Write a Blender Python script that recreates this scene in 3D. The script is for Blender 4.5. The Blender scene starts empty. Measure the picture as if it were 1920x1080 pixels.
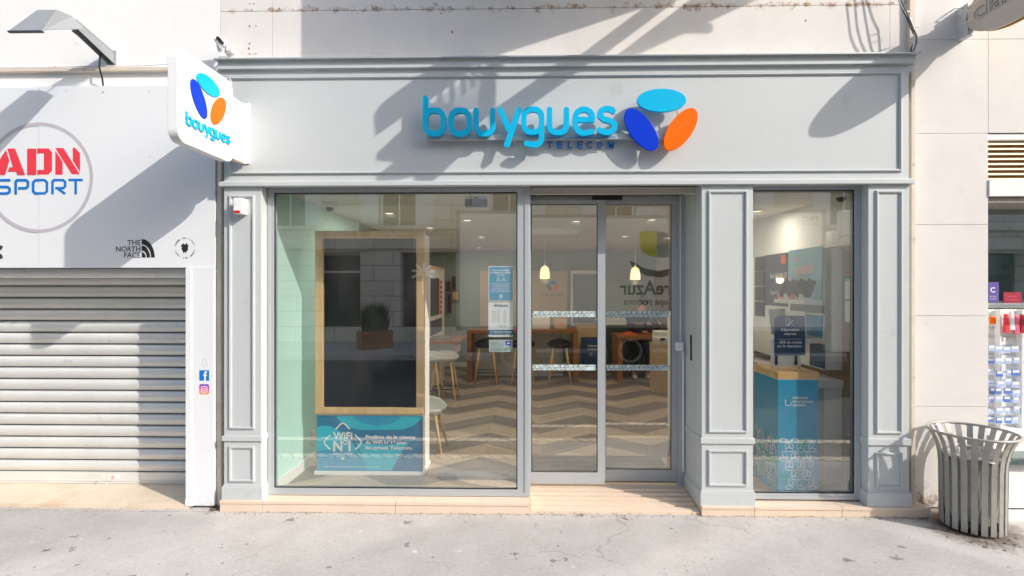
import bpy, bmesh, math, random
from mathutils import Vector, Matrix
R = math.radians
rnd = random.Random(7)
S = bpy.context.scene
COL = S.collection

# ------------------------------------------------------------------ camera
FPX, H, D, YAW, SHX = 960.0, 1.69, 3.84, R(1.1), 14.0
cam = bpy.data.cameras.new('camera'); cam_ob = bpy.data.objects.new('camera', cam); COL.objects.link(cam_ob)
cam.sensor_width = 36; cam.lens = 36 * FPX / 1920; cam.shift_x = -SHX / 1920; cam.clip_end = 500; cam.clip_start = .05
cam_ob.location = (0, -D, H); cam_ob.rotation_euler = (R(90), 0, YAW)
S.camera = cam_ob
# ------------------------------------------------------------------ sky and sun
SUNV = Vector((1.68, -1.0, 1.19))            # towards the sun
EL = math.atan2(SUNV.z, math.hypot(SUNV.x, SUNV.y)); AZ = math.atan2(SUNV.x, SUNV.y)
wd = bpy.data.worlds.new('World'); S.world = wd; wd.use_nodes = True
wn = wd.node_tree; wn.nodes.clear()
wo = wn.nodes.new('ShaderNodeOutputWorld'); wb = wn.nodes.new('ShaderNodeBackground'); sk = wn.nodes.new('ShaderNodeTexSky')
sk.sky_type = 'NISHITA'; sk.sun_disc = False; sk.sun_elevation = EL; sk.sun_rotation = AZ
sk.air_density = 1.0; sk.dust_density = 2.2; sk.ozone_density = 1.0
wb.inputs[1].default_value = .15
wn.links.new(sk.outputs[0], wb.inputs[0]); wn.links.new(wb.outputs[0], wo.inputs[0])
sl = bpy.data.lights.new('sun', 'SUN'); sl.energy = 2.5; sl.angle = R(.5); sl.color = (1, .94, .86)
so = bpy.data.objects.new('sun', sl); COL.objects.link(so); so.location = SUNV * 8
so.rotation_euler = (-SUNV).to_track_quat('-Z', 'Y').to_euler()
S.view_settings.view_transform = 'Standard'; S.view_settings.look = 'None'
S.view_settings.exposure = 0.70; S.view_settings.gamma = 1; S.view_settings.use_curve_mapping = False
S.cycles.max_bounces = 10; S.cycles.diffuse_bounces = 5; S.cycles.transparent_max_bounces = 24
S.cycles.use_denoising = True; S.cycles.sample_clamp_indirect = 6

# ------------------------------------------------------------------ real positions from the measured photograph
def ray(px, py):
    u = (px - 960 - SHX) / FPX; v = (540 - py) / FPX; c, s = math.cos(YAW), math.sin(YAW)
    return Vector((-s + u * c, c + u * s, v))
CP = Vector((0, -D, H))
def WY(px, py, Y):
    r = ray(px, py); return CP + r * ((Y + D) / r.y)
def WX(px, py, X):
    r = ray(px, py); return CP + r * (X / r.x)
def WZ(px, py, Z):
    r = ray(px, py); return CP + r * ((Z - H) / r.z)
def XZ(px, py, Y=0.0):
    p = WY(px, py, Y); return (p.x, p.z)
def PX(px, Y=0.0, py=540): return WY(px, py, Y).x
def PZ(py, Y=0.0, px=960): return WY(px, py, Y).z

class Fr:                                   # a flat drawing frame: point = o + U*u + V*v + N*d
    def __init__(s, o, U, V, N): s.o, s.U, s.V, s.N = Vector(o), Vector(U), Vector(V), Vector(N)
    def p(s, u, v, d): return s.o + s.U * u + s.V * v + s.N * d
def FY(Y): return Fr((0, Y, 0), (1, 0, 0), (0, 0, 1), (0, -1, 0))

# ------------------------------------------------------------------ mesh builder
_tc = {}
def raw_text(s, bold):
    k = (s, bold)
    if k not in _tc:
        cu = bpy.data.curves.new('t', 'FONT'); cu.body = s; cu.size = 1; cu.resolution_u = 3; cu.offset = bold
        ob = bpy.data.objects.new('t', cu); me = bpy.data.meshes.new_from_object(ob)
        _tc[k] = ([tuple(v.co) for v in me.vertices], [tuple(p.vertices) for p in me.polygons])
        bpy.data.objects.remove(ob); bpy.data.meshes.remove(me)
    return _tc[k]
class MB:
    def __init__(s): s.v = []; s.f = []; s.m = []; s.mi = 0
    def add(s, vs, fs):
        b = len(s.v); s.v += [Vector(v) for v in vs]
        for f in fs: s.f.append([b + i for i in f]); s.m.append(s.mi)
        return s
    def box(s, x0, x1, y0, y1, z0, z1):
        x0, x1 = sorted((x0, x1)); y0, y1 = sorted((y0, y1)); z0, z1 = sorted((z0, z1))
        return s.add([(x0, y0, z0), (x1, y0, z0), (x1, y1, z0), (x0, y1, z0), (x0, y0, z1), (x1, y0, z1), (x1, y1, z1), (x0, y1, z1)],
                     [(0, 3, 2, 1), (4, 5, 6, 7), (0, 1, 5, 4), (1, 2, 6, 5), (2, 3, 7, 6), (3, 0, 4, 7)])
    def poly(s, fr, pts, d0=0, d1=.01):
        n = len(pts); vs = [fr.p(u, v, d0) for u, v in pts] + [fr.p(u, v, d1) for u, v in pts]
        return s.add(vs, [list(range(n)), list(range(2 * n - 1, n - 1, -1))] + [(i, (i + 1) % n, n + (i + 1) % n, n + i) for i in range(n)])
    def rect(s, fr, u0, v0, u1, v1, d0=0, d1=.01): return s.poly(fr, [(u0, v0), (u1, v0), (u1, v1), (u0, v1)], d0, d1)
    def ell(s, fr, cu, cv, a, b, ang=0, d0=0, d1=.01, n=40):
        c, q = math.cos(ang), math.sin(ang); pts = []
        for i in range(n):
            t = 2 * math.pi * i / n; x, y = a * math.cos(t), b * math.sin(t); pts.append((cu + x * c - y * q, cv + x * q + y * c))
        return s.poly(fr, pts, d0, d1)
    def ring(s, fr, outer, inner, d0=0, d1=.01):
        n = len(outer); vs = [fr.p(u, v, d) for d in (d0, d1) for L in (outer, inner) for u, v in L]; fs = []
        for i in range(n):
            j = (i + 1) % n
            fs += [(i, j, n + j, n + i), (2 * n + i, 2 * n + j, 3 * n + j, 3 * n + i), (i, j, 2 * n + j, 2 * n + i), (n + i, n + j, 3 * n + j, 3 * n + i)]
        return s.add(vs, fs)
    def frame(s, fr, u0, v0, u1, v1, w, d0=0, d1=.01, wb=None, wt=None, wl=None, wr=None):
        l = w if wl is None else wl; r_ = w if wr is None else wr; b = w if wb is None else wb; t = w if wt is None else wt
        return s.ring(fr, [(u0, v0), (u1, v0), (u1, v1), (u0, v1)], [(u0 + l, v0 + b), (u1 - r_, v0 + b), (u1 - r_, v1 - t), (u0 + l, v1 - t)], d0, d1)
    def circ(s, fr, cu, cv, r1, r0, d0=0, d1=.01, n=64, sx=1):
        o = [(cu + r1 * sx * math.cos(2 * math.pi * i / n), cv + r1 * math.sin(2 * math.pi * i / n)) for i in range(n)]
        q = [(cu + r0 * sx * math.cos(2 * math.pi * i / n), cv + r0 * math.sin(2 * math.pi * i / n)) for i in range(n)]
        return s.ring(fr, o, q, d0, d1)
    def stroke(s, fr, pts, w, d0=0, d1=.01, closed=False, cap=True):
        P = []
        for p in pts:
            p = Vector(p)
            if not P or (p - P[-1]).length > 1e-6: P.append(p)
        if closed and (P[0] - P[-1]).length < 1e-6: P.pop()
        n = len(P); L = []; Q = []
        for i in range(n):
            a = P[(i - 1) % n] if (closed or i > 0) else None; b = P[(i + 1) % n] if (closed or i < n - 1) else None
            t1 = (P[i] - a).normalized() if a is not None else None; t2 = (b - P[i]).normalized() if b is not None else None
            if t1 is None: t1 = t2
            if t2 is None: t2 = t1
            n1 = Vector((-t1.y, t1.x)); n2 = Vector((-t2.y, t2.x)); m = (n1 + n2)
            m = m.normalized() if m.length > 1e-6 else n1; k = w / 2 / max(.4, m.dot(n1))
            L.append(P[i] + m * k); Q.append(P[i] - m * k)
        vs = [fr.p(p.x, p.y, d) for d in (d0, d1) for X in (L, Q) for p in X]; fs = []
        for i in range(n if closed else n - 1):
            j = (i + 1) % n
            fs += [(i, j, n + j, n + i), (2 * n + i, 2 * n + j, 3 * n + j, 3 * n + i), (i, j, 2 * n + j, 2 * n + i), (n + i, n + j, 3 * n + j, 3 * n + i)]
        s.add(vs, fs)
        if not closed:
            for i, sg in ((0, -1), (n - 1, 1)):
                t = ((P[1] - P[0]) if i == 0 else (P[-1] - P[-2])).normalized() * sg; a0 = math.atan2(t.y, t.x)
                if cap:
                    arc = [(P[i].x + w / 2 * math.cos(a0 - math.pi / 2 + math.pi * k / 10), P[i].y + w / 2 * math.sin(a0 - math.pi / 2 + math.pi * k / 10)) for k in range(11)]
                    s.poly(fr, arc, d0, d1)
        return s
    def text(s, fr, t, u, v, h, w=None, al='l', bold=0, d0=0, d1=.001, mirror=False, extr=True):
        vs, fs = raw_text(t, bold)
        if not vs: return s
        xs = [p[0] for p in vs]; mn, mx = min(xs), max(xs); ch = .69
        k = h / ch; kx = k if w is None else w / (mx - mn); W = (mx - mn) * kx
        off = u if al == 'l' else (u - W if al == 'r' else u - W / 2)
        return s.add([fr.p(off + (p[0] - mn) * kx, v + p[1] * k, d1) for p in vs], fs)
    def tube(s, pts, r, n=10, caps=True):
        P = [Vector(p) for p in pts]; rs = r if isinstance(r, (list, tuple)) else [r] * len(P); vs = []; ref = None
        for i, p in enumerate(P):
            t = ((P[i + 1] - p) if i < len(P) - 1 else (p - P[i - 1])).normalized()
            if 0 < i < len(P) - 1: t = ((P[i + 1] - p).normalized() + (p - P[i - 1]).normalized()).normalized()
            if ref is None: ref = Vector((0, 0, 1)) if abs(t.z) < .9 else Vector((1, 0, 0))
            a = t.cross(ref).normalized(); b = t.cross(a).normalized(); ref = b.cross(t) if False else ref
            vs += [p + (a * math.cos(2 * math.pi * k / n) + b * math.sin(2 * math.pi * k / n)) * rs[i] for k in range(n)]
        fs = [(i * n + k, i * n + (k + 1) % n, (i + 1) * n + (k + 1) % n, (i + 1) * n + k) for i in range(len(P) - 1) for k in range(n)]
        if caps: fs += [list(range(n)), list(range((len(P) - 1) * n, len(P) * n))]
        return s.add(vs, fs)
    def bar(s, a, b, w, t=None, up=(0, 0, 1)):      # rectangular bar from a to b
        a, b = Vector(a), Vector(b); d = (b - a).normalized(); t = t or w; up = Vector(up)
        if abs(d.dot(up)) > .95: up = Vector((0, 1, 0))
        x = d.cross(up).normalized() * w / 2; y = d.cross(x).normalized() * t / 2
        return s.add([p + i * x + j * y for p in (a, b) for i, j in ((-1, -1), (1, -1), (1, 1), (-1, 1))],
                     [(0, 1, 2, 3), (7, 6, 5, 4), (0, 1, 5, 4), (1, 2, 6, 5), (2, 3, 7, 6), (3, 0, 4, 7)])
    def lathe(s, c, prof, n=32, ax='z', close=False):
        vs = []
        for r, h in prof:
            for k in range(n):
                a = 2 * math.pi * k / n; x, y = r * math.cos(a), r * math.sin(a)
                vs.append(Vector(c) + (Vector((x, y, h)) if ax == 'z' else Vector((x, h, y)) if ax == 'y' else Vector((h, x, y))))
        return s.add(vs, [(i * n + k, i * n + (k + 1) % n, (i + 1) * n + (k + 1) % n, (i + 1) * n + k) for i in range(len(prof) - 1) for k in range(n)])
    def sphere(s, c, rx, ry, rz, n=16, m=10):
        return s.lathe_s(c, rx, ry, rz, n, m)
    def lathe_s(s, c, rx, ry, rz, n, m):
        vs = []
        for i in range(m + 1):
            t = math.pi * i / m
            for k in range(n):
                a = 2 * math.pi * k / n
                vs.append(Vector(c) + Vector((rx * math.sin(t) * math.cos(a), ry * math.sin(t) * math.sin(a), rz * math.cos(t))))
        return s.add(vs, [(i * n + k, i * n + (k + 1) % n, (i + 1) * n + (k + 1) % n, (i + 1) * n + k) for i in range(m) for k in range(n)])

def origin(o):
    p = Vector((0, 0, 0))
    while o: p += o.location; o = o.parent
    return p
def _mesh(name, mb, mats, off, smooth):
    me = bpy.data.meshes.new(name); me.from_pydata([tuple(v - off) for v in mb.v], [], mb.f)
    for m in (mats if isinstance(mats, (list, tuple)) else [mats]): me.materials.append(m)
    for p, mi in zip(me.polygons, mb.m): p.material_index = mi
    bm = bmesh.new(); bm.from_mesh(me); bmesh.ops.remove_doubles(bm, verts=bm.verts, dist=1e-6)
    bmesh.ops.recalc_face_normals(bm, faces=bm.faces); bm.to_mesh(me); bm.free()
    if smooth:
        for p in me.polygons: p.use_smooth = True
    return me
def _fin(o, bev, smooth):
    if bev:
        m = o.modifiers.new('bevel', 'BEVEL'); m.width = bev; m.segments = 2; m.limit_method = 'ANGLE'; m.angle_limit = R(35)
    return o
def root(name, label, cat, loc=(0, 0, 0), group=None):
    o = bpy.data.objects.new(name, None); COL.objects.link(o); o.location = loc; o.empty_display_size = .1
    o['label'] = label; o['category'] = cat
    if group: o['group'] = group
    return o
def part(name, mb, mat, parent, label=None, bev=0, smooth=False, stuff=False):
    o = bpy.data.objects.new(name, _mesh(name, mb, mat, origin(parent), smooth)); COL.objects.link(o); o.parent = parent
    if label: o['label'] = label
    if stuff: o['kind'] = 'stuff'
    return _fin(o, bev, smooth)
def thing(name, mb, mat, label, cat, group=None, bev=0, smooth=False, loc=None):
    if loc is None:
        xs = [v.x for v in mb.v]; ys = [v.y for v in mb.v]; zs = [v.z for v in mb.v]
        loc = Vector(((min(xs) + max(xs)) / 2, (min(ys) + max(ys)) / 2, min(zs)))
    loc = Vector(loc); o = bpy.data.objects.new(name, _mesh(name, mb, mat, loc, smooth)); COL.objects.link(o); o.location = loc
    o['label'] = label; o['category'] = cat
    if group: o['group'] = group
    return _fin(o, bev, smooth)
def struct(name, mb, mat):
    o = bpy.data.objects.new(name, _mesh(name, mb, mat, Vector((0, 0, 0)), False)); COL.objects.link(o); o['kind'] = 'structure'; return o
def dup(o, dloc, label=None, rotz=0):
    r = o.copy(); COL.objects.link(r); r.location = o.location + Vector(dloc); r.rotation_euler = (0, 0, o.rotation_euler.z + rotz)
    if label: r['label'] = label
    for ch in o.children:
        c = ch.copy(); COL.objects.link(c); c.parent = r
        for g in ch.children:
            d = g.copy(); COL.objects.link(d); d.parent = c
    return r
ORD = ['first', 'second', 'third', 'fourth', 'fifth', 'sixth', 'seventh', 'eighth', 'ninth', 'tenth', 'eleventh', 'twelfth']

# ------------------------------------------------------------------ materials
def L(r, g, b):
    f = lambda c: (c / 255 / 12.92) if c / 255 <= .04045 else ((c / 255 + .055) / 1.055) ** 2.4
    return (f(r), f(g), f(b), 1)
def mat(name, col, rough=.6, metal=0, var=.06, vs=3.0, bump=0, bs=60, spec=.5, emit=0, stain=None, stain_s=2, stain_t=(.62, .75), coat=0):
    m = bpy.data.materials.new(name); m.use_nodes = True; nt = m.node_tree; N = nt.nodes; K = nt.links.new
    b = N['Principled BSDF']; b.inputs['Roughness'].default_value = rough; b.inputs['Metallic'].default_value = metal
    b.inputs['Specular IOR Level'].default_value = spec; b.inputs['Coat Weight'].default_value = coat
    tc = N.new('ShaderNodeTexCoord'); col = tuple(col[:3]) + (1,)
    out = None
    if var:
        nz = N.new('ShaderNodeTexNoise'); nz.inputs['Scale'].default_value = vs; nz.inputs['Detail'].default_value = 6; nz.inputs['Roughness'].default_value = .62
        K(tc.outputs['Object'], nz.inputs['Vector'])
        rp = N.new('ShaderNodeValToRGB'); e = rp.color_ramp.elements; e[0].position = .3; e[1].position = .7
        e[0].color = tuple(c * (1 - var) for c in col[:3]) + (1,); e[1].color = tuple(min(1, c * (1 + var)) for c in col[:3]) + (1,)
        K(nz.outputs['Fac'], rp.inputs[0]); out = rp.outputs[0]
    if stain is not None:
        n2 = N.new('ShaderNodeTexNoise'); n2.inputs['Scale'].default_value = stain_s; n2.inputs['Detail'].default_value = 9; n2.inputs['Roughness'].default_value = .7
        K(tc.outputs['Object'], n2.inputs['Vector'])
        mr = N.new('ShaderNodeMapRange'); mr.inputs['From Min'].default_value = stain_t[0]; mr.inputs['From Max'].default_value = stain_t[1]
        K(n2.outputs['Fac'], mr.inputs[0])
        mx = N.new('ShaderNodeMix'); mx.data_type = 'RGBA'; K(mr.outputs[0], mx.inputs[0])
        if out: K(out, mx.inputs[6])
        else: mx.inputs[6].default_value = col
        mx.inputs[7].default_value = tuple(stain[:3]) + (1,); out = mx.outputs[2]
    if out: K(out, b.inputs['Base Color'])
    else: b.inputs['Base Color'].default_value = col
    if bump:
        n3 = N.new('ShaderNodeTexNoise'); n3.inputs['Scale'].default_value = bs; n3.inputs['Detail'].default_value = 5
        K(tc.outputs['Object'], n3.inputs['Vector']); bp = N.new('ShaderNodeBump'); bp.inputs['Strength'].default_value = bump; bp.inputs['Distance'].default_value = .004
        K(n3.outputs['Fac'], bp.inputs['Height']); K(bp.outputs[0], b.inputs['Normal'])
    if emit: b.inputs['Emission Color'].default_value = col; b.inputs['Emission Strength'].default_value = emit
    return m
def wood(name, c1, c2, ax=2, rough=.45, sc=14):
    m = bpy.data.materials.new(name); m.use_nodes = True; nt = m.node_tree; N = nt.nodes; K = nt.links.new; b = N['Principled BSDF']
    b.inputs['Roughness'].default_value = rough; tc = N.new('ShaderNodeTexCoord'); mp = N.new('ShaderNodeMapping'); s = [sc] * 3; s[ax] = sc * .07
    mp.inputs['Scale'].default_value = s; nz = N.new('ShaderNodeTexNoise'); nz.inputs['Scale'].default_value = 1; nz.inputs['Detail'].default_value = 5; nz.inputs['Distortion'].default_value = .6
    K(tc.outputs['Object'], mp.inputs[0]); K(mp.outputs[0], nz.inputs['Vector']); rp = N.new('ShaderNodeValToRGB'); e = rp.color_ramp.elements
    e[0].position = .32; e[1].position = .68; e[0].color = c1; e[1].color = c2; K(nz.outputs['Fac'], rp.inputs[0]); K(rp.outputs[0], b.inputs['Base Color'])
    return m
def glass(name, tint, refl=.16, rough=0.0):
    m = bpy.data.materials.new(name); m.use_nodes = True; nt = m.node_tree; N = nt.nodes; K = nt.links.new; N.clear()
    o = N.new('ShaderNodeOutputMaterial'); t = N.new('ShaderNodeBsdfTransparent'); g = N.new('ShaderNodeBsdfGlossy'); mx = N.new('ShaderNodeMixShader')
    fr = N.new('ShaderNodeFresnel'); ge = N.new('ShaderNodeNewGeometry'); io = N.new('ShaderNodeMapRange'); io.inputs['To Min'].default_value = 1.5; io.inputs['To Max'].default_value = 1 / 1.5; K(ge.outputs['Backfacing'], io.inputs[0]); K(io.outputs[0], fr.inputs[0]); ma = N.new('ShaderNodeMath'); ma.operation = 'MULTIPLY_ADD'; ma.use_clamp = True
    ma.inputs[1].default_value = .7; ma.inputs[2].default_value = refl - .028
    t.inputs[0].default_value = tint; g.inputs['Roughness'].default_value = rough; g.inputs[0].default_value = (1, 1, 1, 1)
    K(fr.outputs[0], ma.inputs[0]); K(ma.outputs[0], mx.inputs[0]); K(t.outputs[0], mx.inputs[1]); K(g.outputs[0], mx.inputs[2])
    df_ = N.new('ShaderNodeBsdfDiffuse'); df_.inputs[0].default_value = (.8, .78, .74, 1); tc = N.new('ShaderNodeTexCoord'); mp = N.new('ShaderNodeMapping'); mp.inputs['Scale'].default_value = (2.2, 2.2, .8); mp.inputs['Rotation'].default_value = (0, .5, 0); nz = N.new('ShaderNodeTexNoise'); nz.inputs['Scale'].default_value = 2.0; nz.inputs['Detail'].default_value = 8
    K(tc.outputs['Object'], mp.inputs[0]); K(mp.outputs[0], nz.inputs['Vector']); mr = N.new('ShaderNodeMapRange'); mr.inputs['From Min'].default_value = .42; mr.inputs['From Max'].default_value = .75; mr.inputs['To Min'].default_value = .002; mr.inputs['To Max'].default_value = .022; K(nz.outputs['Fac'], mr.inputs[0])
    m2 = N.new('ShaderNodeMixShader'); K(mr.outputs[0], m2.inputs[0]); K(mx.outputs[0], m2.inputs[1]); K(df_.outputs[0], m2.inputs[2]); K(m2.outputs[0], o.inputs[0])
    return m
M = {}
M['paint'] = mat('grey_paint', L(196, 201, 202), .5, var=.025, vs=1.6, bump=.08, bs=18, stain=L(160, 164, 166), stain_s=4, stain_t=(.6, .9))
M['alu'] = mat('grey_aluminium', L(182, 188, 192), .38, .25, var=.02, vs=4)
M['gasket'] = mat('black_gasket', (.012, .012, .013), .5, var=0)
M['stone'] = mat('cream_stone', L(226, 222, 217), .85, var=.05, vs=2.2, bump=.25, bs=30, stain=L(176, 142, 104), stain_s=9, stain_t=(.70, .80))
M['stone2'] = mat('pale_limestone', L(238, 238, 236), .8, var=.04, vs=3, bump=.12, bs=45, stain=L(196, 180, 162), stain_s=7, stain_t=(.66, .85))
M['joint'] = mat('brown_joint', L(158, 122, 88), .9, var=.2, vs=20)
M['joint2'] = mat('grey_joint', L(150, 142, 134), .9, var=.1, vs=20)
M['base'] = mat('peach_stone', L(226, 205, 184), .6, var=.05, vs=5, bump=.08, bs=50, stain=L(170, 120, 85), stain_s=14, stain_t=(.70, .85))
M['white'] = mat('white_plastic', L(238, 239, 240), .35, var=.01)
M['whitepanel'] = mat('white_sign_panel', L(232, 235, 238), .42, var=.015, vs=1.2, stain=L(195, 198, 200), stain_s=4, stain_t=(.68, .95))
M['cyan'] = mat('cyan_acrylic', L(0, 184, 232), .35, var=0, spec=.25)
M['blue'] = mat('blue_acrylic', L(0, 58, 208), .35, var=0, spec=.2)
M['orange'] = mat('orange_acrylic', L(250, 110, 0), .35, var=0, spec=.2)
M['red'] = mat('red_vinyl', L(236, 60, 74), .45, var=.02)
M['azure'] = mat('azure_vinyl', L(0, 118, 206), .45, var=.02)
M['ringgrey'] = mat('grey_vinyl', L(192, 187, 194), .5, var=0)
M['black'] = mat('black_ink', (.02, .02, .022), .5, var=0)
M['dgrey'] = mat('dark_grey', L(60, 62, 66), .5, var=.05)
M['mgrey'] = mat('mid_grey', L(128, 130, 133), .5, var=.05)
M['steel'] = mat('galvanised_steel', L(160, 165, 168), .35, .7, var=.08, vs=10)
M['lampgrey'] = mat('lamp_grey_paint', L(150, 154, 158), .45, .2, var=.04, vs=8)
M['bin'] = mat('bin_grey_paint', L(166, 164, 158), .42, .3, var=.1, vs=14, stain=L(80, 78, 74), stain_s=20, stain_t=(.6, .8))
M['oak'] = wood('light_oak', L(222, 178, 122), L(240, 206, 156), 2)
M['oakx'] = wood('light_oak_across', L(222, 178, 122), L(240, 206, 156), 0)
M['dwood'] = wood('brown_oak', L(140, 92, 52), L(168, 116, 68), 0)
M['wall_w'] = wood('wall_wood', L(132, 100, 72), L(158, 124, 92), 2)
M['mint'] = mat('mint_wall', L(200, 240, 232), .7, var=.02)
M['inwall'] = mat('sage_wall', L(150, 162, 146), .8, var=.02)
M['inwall2'] = mat('dark_green_panel', L(60, 80, 66), .7, var=.04)
M['ceil'] = mat('ceiling_white', L(214, 208, 196), .9, var=.02)
M['inwhite'] = mat('interior_white', L(238, 238, 233), .5, var=.02)
M['beige'] = mat('beige_laminate', L(205, 182, 148), .6, var=.03)
M['teal'] = mat('teal_print', L(0, 156, 200), .4, var=.1, vs=2)
M['teal2'] = mat('deep_teal_print', L(0, 118, 164), .4, var=.05, vs=2)
M['teal3'] = mat('bright_cyan_print', L(10, 186, 214), .4, var=.06, vs=2)
M['navy'] = mat('navy_print', L(0, 62, 108), .45, var=.05)
M['green'] = mat('green_ink', L(70, 200, 120), .5, var=0)
M['dteal'] = mat('dark_teal_ink', L(0, 78, 84), .5, var=0)
M['leaf1'] = mat('yellow_green_ink', L(190, 200, 20), .5, var=.2, vs=3)
M['leaf2'] = mat('blue_green_ink', L(20, 120, 140), .5, var=.3, vs=3)
M['screen'] = mat('dark_screen', (.006, .007, .008), .05, var=0, spec=.5)
M['blackplastic'] = mat('black_plastic', (.018, .018, .02), .4, var=.1)
M['stoolwhite'] = mat('white_seat', L(216, 216, 212), .5, var=.02)
M['cable'] = mat('cable_grey', L(120, 118, 116), .6, var=.2, vs=30)
M['pipe'] = mat('beige_pipe', L(216, 204, 188), .7, var=.08, vs=8, stain=L(140, 100, 66), stain_s=12, stain_t=(.6, .8))
M['gold'] = mat('aged_brass', L(176, 140, 60), .4, .7, var=.25, vs=25)
M['louvre'] = mat('brown_louvre', L(196, 140, 70), .6, var=.15, vs=20)
M['whitelouvre'] = mat('white_louvre', L(238, 222, 196), .6, var=.04)
M['pink'] = mat('pink_pack', L(232, 110, 140), .4, var=.2, vs=30)
M['lblue'] = mat('pale_blue_pack', L(178, 196, 230), .4, var=.25, vs=60)
M['mblue'] = mat('blue_pack', L(96, 128, 200), .4, var=.25, vs=60)
M['violet'] = mat('violet_print', L(96, 80, 160), .5, var=.05)
M['crimson'] = mat('crimson_print', L(170, 30, 60), .5, var=.05)
M['glass'] = glass('clear_window_glass', (.965, .975, .965, 1), .15)
M['doorglass'] = glass('clear_door_glass', (.935, .94, .915, 1), .15)
M['glass2'] = glass('shop_window_glass', (.8, .88, .88, 1), .22)
M['acryl'] = glass('acrylic', (.97, .98, .97, 1), .01)
M['bag'] = mat('clear_bag', L(200, 198, 192), .35, var=.15, vs=25)
M['frost'] = mat('frosted_band', L(206, 222, 222), .6, var=0)
M['warm'] = mat('lit_opal', (1, .72, .42, 1), .4, var=0, emit=1.0)
M['dlight'] = mat('lit_downlight', (1, .86, .68, 1), .4, var=0, emit=1.5)
M['skin'] = mat('skin', L(196, 150, 122), .55, var=.04)
M['hair'] = mat('dark_hair', L(30, 22, 18), .6, var=.2, vs=30)
M['cloth'] = mat('black_cloth', L(24, 24, 28), .9, var=.15, vs=20)
M['leafg'] = mat('grass_blades', L(52, 82, 40), .7, var=.3, vs=20)
M['asphalt'] = mat('road_asphalt', (.07, .07, .072, 1), .9, var=.15, vs=6, bump=.3, bs=120)
M['oppwall'] = mat('opposite_stone', L(236, 226, 208), .9, var=.08, vs=2)
M['oppdark'] = mat('opposite_dark_glass', (.02, .025, .03, 1), .15, var=0)
M['truckw'] = mat('lorry_white', L(244, 244, 240), .35, var=.02)
M['rubber'] = mat('tyre_rubber', (.02, .02, .02, 1), .8, var=.1)

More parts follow.
